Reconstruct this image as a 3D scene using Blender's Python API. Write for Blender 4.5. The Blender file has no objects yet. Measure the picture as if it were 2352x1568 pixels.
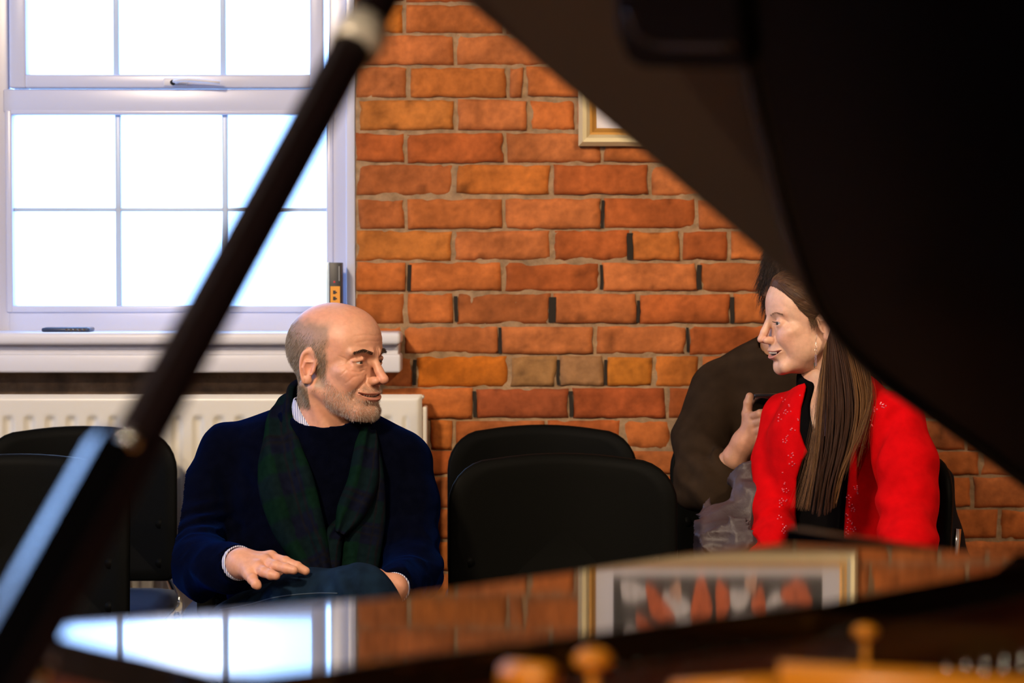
import bpy, bmesh, math, random
import numpy as np
from mathutils import Vector, Matrix
from mathutils.bvhtree import BVHTree

scene = bpy.context.scene
col = scene.collection
random.seed(7)
rng = np.random.default_rng(7)

# ------------------------------------------------------------------ camera
F = 5553.0                       # focal length in pixels of the 2352 x 1568 frame (85 mm lens)
PITCH = math.atan(196.0 / F)
CAMZ = 1.2
cam_data = bpy.data.cameras.new('camera')
cam = bpy.data.objects.new('camera', cam_data)
col.objects.link(cam)
cam.location = (0, 0, CAMZ)
cam.rotation_euler = (math.pi / 2 - PITCH, 0, 0)
cam_data.sensor_width = 36.0
cam_data.lens = F * 36.0 / 2352.0
cam_data.clip_start = 0.05
cam_data.dof.use_dof = True
cam_data.dof.focus_distance = 4.62
cam_data.dof.aperture_fstop = 5.6
scene.camera = cam

# ------------------------------------------------------------------ colour management
vs = scene.view_settings
vs.view_transform = 'Standard'
vs.look = 'None'
vs.exposure = 0.12
vs.gamma = 1.0
vs.use_curve_mapping = False
scene.cycles.use_denoising = True
scene.cycles.max_bounces = 8
scene.cycles.sample_clamp_indirect = 6.0

# ------------------------------------------------------------------ world (overcast daylight outside)
world = bpy.data.worlds.new('World')
scene.world = world
world.use_nodes = True
wn = world.node_tree
wn.nodes.clear()
w_out = wn.nodes.new('ShaderNodeOutputWorld')
w_bg = wn.nodes.new('ShaderNodeBackground')
w_noise = wn.nodes.new('ShaderNodeTexNoise')
w_noise.inputs['Scale'].default_value = 5.0
w_ramp = wn.nodes.new('ShaderNodeValToRGB')
w_ramp.color_ramp.elements[0].color = (0.30, 0.52, 1.0, 1)
w_ramp.color_ramp.elements[1].color = (0.36, 0.58, 1.0, 1)
wn.links.new(w_noise.outputs['Fac'], w_ramp.inputs['Fac'])
wn.links.new(w_ramp.outputs['Color'], w_bg.inputs['Color'])
w_bg.inputs['Strength'].default_value = 8.0
wn.links.new(w_bg.outputs['Background'], w_out.inputs['Surface'])

def area_light(name, loc, target, size, power, color, spread=180, size_y=None):
    l = bpy.data.lights.new(name, 'AREA')
    l.energy = power
    l.color = color
    l.size = size
    if size_y:
        l.shape = 'RECTANGLE'
        l.size_y = size_y
    l.spread = math.radians(spread)
    o = bpy.data.objects.new(name, l)
    col.objects.link(o)
    o.location = loc
    d = Vector(target) - Vector(loc)
    o.rotation_euler = d.to_track_quat('-Z', 'Y').to_euler()
    return o

# daylight portal in the window opening (guides the sky light, adds none)
portal = area_light('window_portal', (-0.79, 5.80, 1.55), (-0.79, 4.0, 1.55), 0.90, 1, (1, 1, 1), size_y=1.2)
portal.data.cycles.is_portal = True
portal3 = area_light('window_portal', (-2.2, 5.80, 1.65), (-2.2, 4.0, 1.65), 0.8, 1, (1, 1, 1), size_y=1.25)
portal3.data.cycles.is_portal = True
portal2 = area_light('window_portal', (-2.78, 3.9, 1.65), (0, 3.9, 1.65), 1.5, 1, (1, 1, 1), size_y=1.25)
portal2.data.cycles.is_portal = True
# warm ceiling lamps and two added fill lamps (their fittings are built with the ceiling)
LAMPS = [(-1.35, 2.0, 2.72), (1.5, 2.7, 2.72), (-0.6, -0.8, 2.72), (-1.6, -0.8, 2.72)]
LAMP_POWER = [54, 15, 30, 26]  # last two: unseen fill behind the camera, added to brighten the fronts
for i, (p, w) in enumerate(zip(LAMPS, LAMP_POWER)):
    tgt = (0.05, 4.9, 1.15) if i == 0 else ((0.6, 4.9, 1.1) if i == 1 else ((0.1, 4.6, 1.0) if i == 3 else (p[0], p[1], 0)))
    area_light('ceiling_lamp_light', p, tgt, 0.16 if i else 0.30, w, (1.0, 0.78, 0.55), 120)

# ------------------------------------------------------------------ helpers
def ray(px, py):
    x = (px - 1176.0) / F
    yu = (784.0 - py) / F
    return np.array([x, math.cos(PITCH) + yu * math.sin(PITCH), -math.sin(PITCH) + yu * math.cos(PITCH)])

def W(px, py, Y):
    """the point of the place seen at (px, py) of the photograph, Y metres in front of the camera"""
    d = ray(px, py)
    return np.array([0, 0, CAMZ]) + d * (Y / d[1])

def link(name, me, parent=None, mat=None, smooth=True):
    o = bpy.data.objects.new(name, me)
    col.objects.link(o)
    if mat is not None:
        for m in (mat if isinstance(mat, (list, tuple)) else [mat]):
            me.materials.append(m)
    if parent is not None:
        o.parent = parent
        o.matrix_parent_inverse = Matrix.Translation(-Vector(parent.location)) if parent.rotation_euler.z == 0 else parent.matrix_basis.inverted()
    if smooth:
        me.polygons.foreach_set('use_smooth', [True] * len(me.polygons))
    return o

def tag(o, label=None, cat=None, group=None, kind=None):
    if label: o['label'] = label
    if cat: o['category'] = cat
    if group: o['group'] = group
    if kind: o['kind'] = kind
    return o

def empty(name, loc=(0, 0, 0), rz=0.0):
    o = bpy.data.objects.new(name, None)
    o.empty_display_size = 0.05
    col.objects.link(o)
    o.location = loc
    o.rotation_euler = (0, 0, rz)
    return o

class MB:
    """collects shapes into one mesh"""
    def __init__(self):
        self.v = []; self.f = []; self.mi = []
        self.n = 0
    def add(self, verts, faces, m=0):
        self.v.append(np.asarray(verts, dtype=float).reshape(-1, 3))
        for f in faces:
            self.f.append([i + self.n for i in f]); self.mi.append(m)
        self.n += len(self.v[-1])
        return self
    def box(self, lo, hi, m=0, bevel=0.0, R=None, c=None):
        lo = np.array(lo, float); hi = np.array(hi, float)
        bm = bmesh.new()
        bmesh.ops.create_cube(bm, size=1.0)
        for v in bm.verts:
            v.co = Vector([(lo[k] + hi[k]) / 2 + v.co[k] * (hi[k] - lo[k]) for k in range(3)])
        if bevel > 0:
            bmesh.ops.bevel(bm, geom=list(bm.edges), offset=bevel, segments=3, affect='EDGES', profile=0.5)
        self.addbm(bm, m, R, c)
        return self
    def addbm(self, bm, m=0, R=None, c=None):
        bm.verts.ensure_lookup_table()
        V = np.array([v.co[:] for v in bm.verts])
        for i, v in enumerate(bm.verts): v.index = i
        if R is not None:
            c = np.zeros(3) if c is None else np.array(c, float)
            V = (V - c) @ np.array(R).T + c
        self.add(V, [[v.index for v in f.verts] for f in bm.faces], m)
        bm.free()
    def tube(self, pts, r, seg=10, m=0, cap=True, closed=False, sx=1.0, sy=1.0, up=None, square=False):
        V, Fc = tube_geo(pts, r, seg, cap, closed, sx, sy, up, square)
        self.add(V, Fc, m)
        return self
    def prism(self, poly, ax, h0, h1, m=0, bevel=0.0):
        """poly: list of 3D points lying in a plane, extruded from h0*ax to h1*ax"""
        poly = [np.array(p, float) for p in poly]; ax = np.array(ax, float)
        bm = bmesh.new()
        vs_ = [bm.verts.new(p + ax * h0) for p in poly]
        f = bm.faces.new(vs_)
        r = bmesh.ops.extrude_face_region(bm, geom=[f])
        bmesh.ops.translate(bm, vec=Vector(ax * (h1 - h0)), verts=[g for g in r['geom'] if isinstance(g, bmesh.types.BMVert)])
        bmesh.ops.recalc_face_normals(bm, faces=bm.faces)
        if bevel > 0:
            es = [e for e in bm.edges if e.is_manifold and e.calc_face_angle(0) > 0.5]
            bmesh.ops.bevel(bm, geom=es, offset=bevel, segments=3, affect='EDGES', profile=0.5)
        self.addbm(bm, m)
        return self
    def build(self, name, mat, parent=None, smooth=True, angle=None):
        V = np.concatenate(self.v)
        me = bpy.data.meshes.new(name)
        me.from_pydata(V.tolist(), [], self.f)
        me.update()
        o = link(name, me, parent, mat, smooth)
        me.polygons.foreach_set('material_index', self.mi)
        if smooth and angle:
            me.set_sharp_from_angle(angle=math.radians(angle))
        return o

def tube_geo(pts, r, seg=10, cap=True, closed=False, sx=1.0, sy=1.0, up=None, square=False):
    P = np.array(pts, float); n = len(P)
    r = np.full(n, r) if np.isscalar(r) else np.array(r, float)
    T = np.roll(P, -1, 0) - np.roll(P, 1, 0) if closed else np.gradient(P, axis=0)
    T /= np.linalg.norm(T, axis=1)[:, None] + 1e-12
    up = np.array(up, float) if up is not None else (np.array([0, 0, 1.0]) if abs(T[0][2]) < 0.9 else np.array([1.0, 0, 0]))
    N = up - T[0] * T[0].dot(up); N /= np.linalg.norm(N)
    V = []
    ang = np.linspace(0, 2 * math.pi, seg, endpoint=False)
    if square: ang = ang + math.pi / seg
    for i in range(n):
        N = N - T[i] * T[i].dot(N); N /= np.linalg.norm(N) + 1e-12
        B = np.cross(T[i], N)
        for a in ang:
            V.append(P[i] + r[i] * (sx * math.cos(a) * N + sy * math.sin(a) * B))
    Fc = []
    m = n if closed else n - 1
    for i in range(m):
        j = (i + 1) % n
        for k in range(seg):
            l = (k + 1) % seg
            Fc.append([i * seg + k, i * seg + l, j * seg + l, j * seg + k])
    if cap and not closed:
        Fc.append(list(range(seg))[::-1]); Fc.append([(n - 1) * seg + k for k in range(seg)])
    return np.array(V), Fc

def spline(pts, n=24):
    """Catmull-Rom through pts (any dimension)"""
    P = np.array(pts, float)
    P = np.vstack([2 * P[0] - P[1], P, 2 * P[-1] - P[-2]])
    m = len(P) - 3
    out = []
    for u in np.linspace(0, m - 1e-6, n):
        i = int(u); t = u - i
        a, b, c, d = P[i:i + 4]
        out.append(0.5 * ((2 * b) + (-a + c) * t + (2 * a - 5 * b + 4 * c - d) * t * t + (-a + 3 * b - 3 * c + d) * t ** 3))
    return np.array(out)

# ------------------------------------------------------------------ noise (numpy)
_perm = rng.permutation(256)
_perm = np.concatenate([_perm, _perm, _perm])
_val = rng.random(256) * 2 - 1
def vnoise(P, s=1.0, seed=0):
    Q = np.asarray(P, dtype=np.float64) * s + seed * 17.31 + 1000.0
    I = np.floor(Q).astype(np.int64); f = Q - I
    f = f * f * (3 - 2 * f)
    x, y, z = (I[..., 0] & 255), (I[..., 1] & 255), (I[..., 2] & 255)
    def h(a, b, c): return _val[_perm[_perm[_perm[a & 255] + (b & 255)] + (c & 255)]]
    def L(a, b, t): return a + (b - a) * t
    fx, fy, fz = f[..., 0], f[..., 1], f[..., 2]
    return L(L(L(h(x, y, z), h(x + 1, y, z), fx), L(h(x, y + 1, z), h(x + 1, y + 1, z), fx), fy),
             L(L(h(x, y, z + 1), h(x + 1, y, z + 1), fx), L(h(x, y + 1, z + 1), h(x + 1, y + 1, z + 1), fx), fy), fz)
def fbm(P, s=1.0, seed=0, o=3):
    return sum(vnoise(P, s * 2 ** i, seed + i) / 2 ** i for i in range(o))

# ------------------------------------------------------------------ signed distance sculpting
def sd_ball(P, c, r): return np.linalg.norm(P - np.array(c), axis=1) - r
def sd_ell(P, c, r, R=None):
    q = P - np.array(c)
    if R is not None: q = q @ np.array(R)
    r = np.array(r, float)
    k0 = np.linalg.norm(q / r, axis=1); k1 = np.linalg.norm(q / (r * r), axis=1) + 1e-9
    return k0 * (k0 - 1) / k1
def sd_cone(P, a, b, ra, rb):
    a = np.array(a, float); b = np.array(b, float); ab = b - a
    t = np.clip((P - a) @ ab / (ab @ ab + 1e-12), 0, 1)
    return np.linalg.norm(P - a - t[:, None] * ab, axis=1) - (ra + (rb - ra) * t)
def sd_chain(P, pts, rs, k=0.01):
    d = None
    for i in range(len(pts) - 1):
        e = sd_cone(P, pts[i], pts[i + 1], rs[i], rs[i + 1])
        d = e if d is None else smin(d, e, k)
    return d
def smin(a, b, k):
    h = np.clip(0.5 + 0.5 * (b - a) / k, 0, 1)
    return b + (a - b) * h - k * h * (1 - h)
def smax(a, b, k): return -smin(-a, -b, k)
def ssub(a, b, k): return smax(a, -b, k)      # a minus b

def isosurface(f, lo, hi, h):
    """surface nets over the box lo..hi, spacing h; f takes (N,3) points. Only blocks near the surface are evaluated."""
    lo = np.array(lo, float); hi = np.array(hi, float)
    B = 8
    nb = np.ceil((hi - lo) / h / B).astype(int) + 1
    n = nb * B
    cg = np.stack(np.meshgrid(*[(np.arange(k) * B + (B - 1) / 2) for k in nb], indexing='ij'), -1).reshape(-1, 3)
    dc = f(lo + cg * h)
    act = np.abs(dc) < B * h * 0.87 * 1.8
    V = np.empty(tuple(n), np.float32)
    for bi, c in enumerate(np.stack(np.meshgrid(*[np.arange(k) for k in nb], indexing='ij'), -1).reshape(-1, 3)):
        if not act[bi]:
            x, y, z = c * B
            V[x:x + B, y:y + B, z:z + B] = 1 if dc[bi] > 0 else -1
    loc = np.stack(np.meshgrid(*[np.arange(B)] * 3, indexing='ij'), -1).reshape(-1, 3)
    cs = np.stack(np.meshgrid(*[np.arange(k) for k in nb], indexing='ij'), -1).reshape(-1, 3)[act] * B
    for s in range(0, len(cs), 800):
        idx = (cs[s:s + 800, None, :] + loc[None]).reshape(-1, 3)
        V[idx[:, 0], idx[:, 1], idx[:, 2]] = f(lo + idx * h)
    a = V[:-1, :-1, :-1]
    shp = a.shape
    cnt = np.zeros(shp, np.int8); acc = np.zeros(shp + (3,), np.float32)
    S = V < 0
    mixed = np.zeros(shp, bool)
    tot = np.zeros(shp, np.int8)
    corners = [(i, j, k) for i in (0, 1) for j in (0, 1) for k in (0, 1)]
    for (i, j, k) in corners:
        tot += S[i:i + shp[0], j:j + shp[1], k:k + shp[2]]
    ci = np.argwhere((tot > 0) & (tot < 8))
    pos = np.zeros((len(ci), 3)); num = np.zeros(len(ci))
    for c0 in corners:
        for ax in range(3):
            if c0[ax] == 0:
                c1 = list(c0); c1[ax] = 1
                A = V[ci[:, 0] + c0[0], ci[:, 1] + c0[1], ci[:, 2] + c0[2]]
                Bv = V[ci[:, 0] + c1[0], ci[:, 1] + c1[1], ci[:, 2] + c1[2]]
                x = (A < 0) != (Bv < 0)
                t = np.where(x, A / (A - Bv + 1e-20), 0)
                p = np.array(c0, float)[None] + np.zeros((len(ci), 3))
                p[:, ax] = t
                pos += p * x[:, None]; num += x
    verts = lo + (ci + pos / num[:, None]) * h
    idm = np.full(shp, -1, np.int64)
    idm[ci[:, 0], ci[:, 1], ci[:, 2]] = np.arange(len(ci))
    faces = []
    for ax in range(3):
        u, v = [(1, 2), (2, 0), (0, 1)][ax]
        sl0 = [slice(1, -1)] * 3; sl1 = [slice(1, -1)] * 3
        sl0[ax] = slice(0, -1); sl1[ax] = slice(1, None)
        S0 = S[tuple(sl0)]; S1 = S[tuple(sl1)]
        for flip, msk in ((False, S0 & ~S1), (True, ~S0 & S1)):
            e = np.argwhere(msk)
            if not len(e): continue
            off = np.array([1, 1, 1]); off[ax] = 0
            e = e + off
            def cell(du, dv):
                q = e.copy(); q[:, u] += du; q[:, v] += dv
                q = np.minimum(q, np.array(shp) - 1)
                return idm[q[:, 0], q[:, 1], q[:, 2]]
            quad = np.stack([cell(-1, -1), cell(0, -1), cell(0, 0), cell(-1, 0)], 1)
            if flip: quad = quad[:, ::-1]
            faces.append(quad)
    faces = np.concatenate(faces)
    faces = faces[(faces >= 0).all(1)]
    return verts, faces

def vnormals(V, Fq):
    n = np.cross(V[Fq[:, 2]] - V[Fq[:, 0]], V[Fq[:, 3]] - V[Fq[:, 1]])
    N = np.zeros_like(V)
    for k in range(4): np.add.at(N, Fq[:, k], n)
    return N / (np.linalg.norm(N, axis=1)[:, None] + 1e-12)

def quadmesh(name, V, Fq, cols=None):
    me = bpy.data.meshes.new(name)
    nv, nf = len(V), len(Fq); k = Fq.shape[1]
    me.vertices.add(nv); me.vertices.foreach_set('co', np.asarray(V, np.float32).ravel())
    me.loops.add(nf * k); me.loops.foreach_set('vertex_index', np.asarray(Fq, np.int32).ravel())
    me.polygons.add(nf)
    me.polygons.foreach_set('loop_start', np.arange(0, nf * k, k, dtype=np.int32))
    me.update(calc_edges=True)
    me.validate()
    if cols is not None and len(me.vertices) == nv:
        at = me.color_attributes.new('Col', 'FLOAT_COLOR', 'POINT')
        c4 = np.ones((nv, 4), np.float32); c4[:, :3] = cols
        at.data.foreach_set('color', c4.ravel())
    return me

def sdf_obj(name, f, lo, hi, h, mat, parent=None, colf=None, keep=None):
    V, Fq = isosurface(f, lo, hi, h)
    me = quadmesh(name, V, Fq, None if colf is None else colf(V))
    o = link(name, me, parent, mat)
    return o, V, Fq

def strands(roots, dirs, length, r, bend, nseg=3, sides=3):
    """many thin tapering hairs in one vertex/face array; bend is added to the direction each step"""
    n = len(roots)
    length = np.broadcast_to(length, (n,)); 
    P = roots.copy(); D = dirs.copy()
    pts = [P.copy()]
    for s in range(nseg):
        D = D + bend; D /= np.linalg.norm(D, axis=1)[:, None]
        P = P + D * (length / nseg)[:, None]
        pts.append(P.copy())
    return tubes(np.stack(pts, 1), r, sides)

def tubes(P, r, sides=3, taper=True):
    """P: (n strands, m points, 3)"""
    n, m, _ = P.shape
    T = np.gradient(P, axis=1); T /= np.linalg.norm(T, axis=2)[..., None] + 1e-12
    ref = rng.normal(size=(n, 1, 3))
    A = np.cross(T, ref); A /= np.linalg.norm(A, axis=2)[..., None] + 1e-12
    Bn = np.cross(T, A)
    prof = np.linspace(1, 0.25, m) if taper else np.ones(m)
    rr = (np.broadcast_to(r, (n,))[:, None] * prof[None])[..., None]
    V = np.stack([P + rr * (math.cos(a) * A + math.sin(a) * Bn) for a in np.linspace(0, 2 * math.pi, sides, endpoint=False)], 2)
    base = (np.arange(n) * m * sides)[:, None, None]
    i = np.arange(m - 1)[None, :, None] * sides; k = np.arange(sides)[None, None, :]; l = (k + 1) % sides
    Fq = np.stack([base + i + k, base + i + l, base + i + sides + l, base + i + sides + k], -1).reshape(-1, 4)
    return V.reshape(-1, 3), Fq, n, m * sides

# ------------------------------------------------------------------ materials
def mat(name, color=(0.8, 0.8, 0.8), rough=0.5, metal=0.0, coat=0.0, spec=0.5, bump=None, sheen=0.0, sss=0.0,
        vcol=False, var=None, crough=0.05):
    m = bpy.data.materials.new(name); m.use_nodes = True
    nt = m.node_tree; b = nt.nodes['Principled BSDF']
    b.inputs['Base Color'].default_value = (*color, 1)
    b.inputs['Roughness'].default_value = rough
    b.inputs['Metallic'].default_value = metal
    b.inputs['Coat Weight'].default_value = coat
    b.inputs['Coat Roughness'].default_value = crough
    b.inputs['Specular IOR Level'].default_value = spec
    if sheen:
        b.inputs['Sheen Weight'].default_value = sheen
        b.inputs['Sheen Roughness'].default_value = 0.5
    if sss:
        b.inputs['Subsurface Weight'].default_value = sss
        b.inputs['Subsurface Radius'].default_value = (1.0, 0.35, 0.2)
        b.inputs['Subsurface Scale'].default_value = 0.008
    tc = nt.nodes.new('ShaderNodeTexCoord')
    src = None
    if vcol:
        a = nt.nodes.new('ShaderNodeVertexColor'); a.layer_name = 'Col'
        src = a.outputs['Color']
    if var:                                   # (scale, amount[, detail]) mottled albedo
        nz = nt.nodes.new('ShaderNodeTexNoise'); nz.inputs['Scale'].default_value = var[0]; nz.inputs['Detail'].default_value = 5
        nt.links.new(tc.outputs['Object'], nz.inputs['Vector'])
        mr = nt.nodes.new('ShaderNodeMapRange')
        mr.inputs['From Min'].default_value = 0.3; mr.inputs['From Max'].default_value = 0.7
        mr.inputs['To Min'].default_value = 1 - var[1]; mr.inputs['To Max'].default_value = 1 + var[1]
        nt.links.new(nz.outputs['Fac'], mr.inputs['Value'])
        mx = nt.nodes.new('ShaderNodeVectorMath'); mx.operation = 'SCALE'
        if src is not None: nt.links.new(src, mx.inputs[0])
        else: mx.inputs[0].default_value = color
        nt.links.new(mr.outputs['Result'], mx.inputs['Scale'])
        src = mx.outputs['Vector']
    if src is not None: nt.links.new(src, b.inputs['Base Color'])
    if bump:                                  # list of (scale, strength, distance)
        prev = None
        for (sc, st, dist) in bump:
            nz = nt.nodes.new('ShaderNodeTexNoise'); nz.inputs['Scale'].default_value = sc; nz.inputs['Detail'].default_value = 6
            nt.links.new(tc.outputs['Object'], nz.inputs['Vector'])
            bp = nt.nodes.new('ShaderNodeBump'); bp.inputs['Strength'].default_value = st; bp.inputs['Distance'].default_value = dist
            nt.links.new(nz.outputs['Fac'], bp.inputs['Height'])
            if prev is not None: nt.links.new(prev, bp.inputs['Normal'])
            prev = bp.outputs['Normal']
        nt.links.new(prev, b.inputs['Normal'])
    return m

M = {}
M['brick'] = mat('brick', rough=0.95, vcol=True, var=(60, 0.16), bump=[(35, 0.45, 0.005), (160, 0.4, 0.002)], spec=0.2)
M['mortar'] = mat('mortar', (0.33, 0.21, 0.115), rough=0.95, var=(45, 0.28), bump=[(60, 0.8, 0.006), (220, 0.5, 0.002)], spec=0.2)
M['white_paint'] = mat('white_paint', (0.72, 0.71, 0.74), rough=0.35, bump=[(40, 0.05, 0.002)])
M['upvc'] = mat('white_window_plastic', (0.58, 0.61, 0.77), rough=0.28)
M['radiator'] = mat('radiator_enamel', (0.76, 0.72, 0.63), rough=0.3)
M['shell'] = mat('chair_shell_plastic', (0.0035, 0.0035, 0.003), rough=0.5, spec=0.03, bump=[(500, 0.25, 0.0006)])
M['seat'] = mat('seat_fabric', (0.005, 0.028, 0.080), rough=0.9, sheen=0.1, bump=[(700, 0.4, 0.001)])
M['chrome'] = mat('chrome', (0.75, 0.74, 0.70), rough=0.12, metal=1.0)
M['darkmetal'] = mat('black_metal', (0.02, 0.02, 0.02), rough=0.35, metal=0.6)
M['lacquer'] = mat('black_piano_lacquer', (0.006, 0.005, 0.005), rough=0.06, coat=1.0, spec=0.8, crough=0.02)
M['edge'] = mat('lacquer_edge', (0.003, 0.003, 0.004), rough=0.18, spec=0.28)
M['desk'] = mat('polished_desk_top', (0.006, 0.003, 0.002), rough=0.04, coat=0.0, spec=0.36)
M['redlacquer'] = mat('red_brown_lacquer', (0.12, 0.026, 0.012), rough=0.15, coat=0.4, spec=0.4)
M['lacquer_soft'] = mat('dull_black_lacquer', (0.0012, 0.0013, 0.0035), rough=0.25, coat=0.0, spec=0.03)
M['lidunder'] = mat('lid_brown_reflection', (0.155, 0.112, 0.072), rough=0.6, spec=0.1, bump=[(900, 0.1, 0.0004)])  # brown base colour stands in for the room's reflection in the lid
M['redwood'] = mat('red_brown_wood', (0.07, 0.014, 0.006), rough=0.25, coat=0.6, var=(30, 0.3))
M['gold'] = mat('bronze_painted_iron', (0.90, 0.34, 0.02), rough=0.35, metal=0.0, spec=0.7)
M['steel'] = mat('steel_pin', (0.55, 0.53, 0.52), rough=0.25, metal=1.0)
M['copper'] = mat('copper_string', (0.6, 0.25, 0.1), rough=0.3, metal=1.0)
M['gilt'] = mat('pale_gilt_frame', (0.72, 0.60, 0.34), rough=0.35, metal=0.35, bump=[(80, 0.15, 0.002)])
M['gilt_dark'] = mat('amber_gilt', (0.55, 0.27, 0.05), rough=0.35, metal=0.4)
M['floor'] = mat('wood_floor', (0.16, 0.075, 0.03), rough=0.35, var=(6, 0.3))
M['plaster'] = mat('plaster', (0.50, 0.42, 0.34), rough=0.9)
M['ceiling'] = mat('ceiling_paint', (0.62, 0.58, 0.52), rough=0.9)
M['phone'] = mat('black_glass', (0.01, 0.01, 0.012), rough=0.1, coat=0.5)

def glass_mat():
    m = bpy.data.materials.new('frosted_window_glass'); m.use_nodes = True
    nt = m.node_tree; nt.nodes.clear()
    out = nt.nodes.new('ShaderNodeOutputMaterial')
    tr = nt.nodes.new('ShaderNodeBsdfTransparent'); tr.inputs['Color'].default_value = (0.95, 0.98, 1, 1)
    tl = nt.nodes.new('ShaderNodeBsdfTranslucent'); tl.inputs['Color'].default_value = (0.9, 0.95, 1, 1)
    gl = nt.nodes.new('ShaderNodeBsdfGlossy'); gl.inputs['Roughness'].default_value = 0.15
    a = nt.nodes.new('ShaderNodeMixShader'); a.inputs['Fac'].default_value = 0.25
    b = nt.nodes.new('ShaderNodeMixShader'); b.inputs['Fac'].default_value = 0.05
    nt.links.new(tr.outputs[0], a.inputs[1]); nt.links.new(tl.outputs[0], a.inputs[2])
    nt.links.new(a.outputs[0], b.inputs[1]); nt.links.new(gl.outputs[0], b.inputs[2])
    nt.links.new(b.outputs[0], out.inputs['Surface'])
    return m
M['glass'] = glass_mat()
def bar_mat():
    m = mat('window_bar_plastic', (0.62, 0.70, 0.80), rough=0.3)
    nt = m.node_tree; out = nt.nodes['Material Output']; b = nt.nodes['Principled BSDF']
    tl = nt.nodes.new('ShaderNodeBsdfTranslucent'); tl.inputs['Color'].default_value = (0.6, 0.62, 0.6, 1)
    mx = nt.nodes.new('ShaderNodeMixShader'); mx.inputs['Fac'].default_value = 0.30
    nt.links.new(b.outputs[0], mx.inputs[1]); nt.links.new(tl.outputs[0], mx.inputs[2]); nt.links.new(mx.outputs[0], out.inputs['Surface'])
    return m
M['bar'] = bar_mat()
# ================================================================== the room
YW = 5.59                                    # face of the brick wall
def wx(px): return W(px, 588, YW)[0]
def wz(py): return W(1176, py, YW)[2]
OX0, OX1, OZ0, OZ1 = wx(-35), wx(817), wz(768), wz(-330)     # window opening
SILL_X1 = wx(925)

ROWS = [  # bottom y, top y of each course and the joints of it that the photo shows
    (148, 82, [1045, 1268]), (75, 12, [929, 1160, 1390]), (222, 155, [939, 1167, 1205, 1420]), (298, 231, [1047, 1214, 1323, 1550]),
    (372, 305, [932, 1160, 1383, 1604]), (446, 380, [1045, 1267, 1492, 1710]), (524, 457, [932, 1157, 1384, 1600, 1820]),
    (597, 531, [1041, 1269, 1449, 1565, 1675, 1890]), (668, 604, [936, 1155, 1380, 1605, 1830]),
    (742, 676, [1044, 1268, 1466, 1681, 1900]), (812, 750, [925, 1148, 1367, 1580, 1800]),
    (886, 820, [952, 1170, 1282, 1390, 1502, 1610, 1830]), (960, 893, [870, 1089, 1311, 1533, 1760]),
    (1031, 967, [985, 1043, 1255, 1430, 1545, 1770]), (1088, 1038, [930, 1150, 1370, 1590, 1810, 2035]),
    (1164, 1096, [1040, 1260, 1485, 1700, 1920, 2237]), (1236, 1171, [930, 1150, 1375, 1590, 1815, 2050, 2300])]
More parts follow.
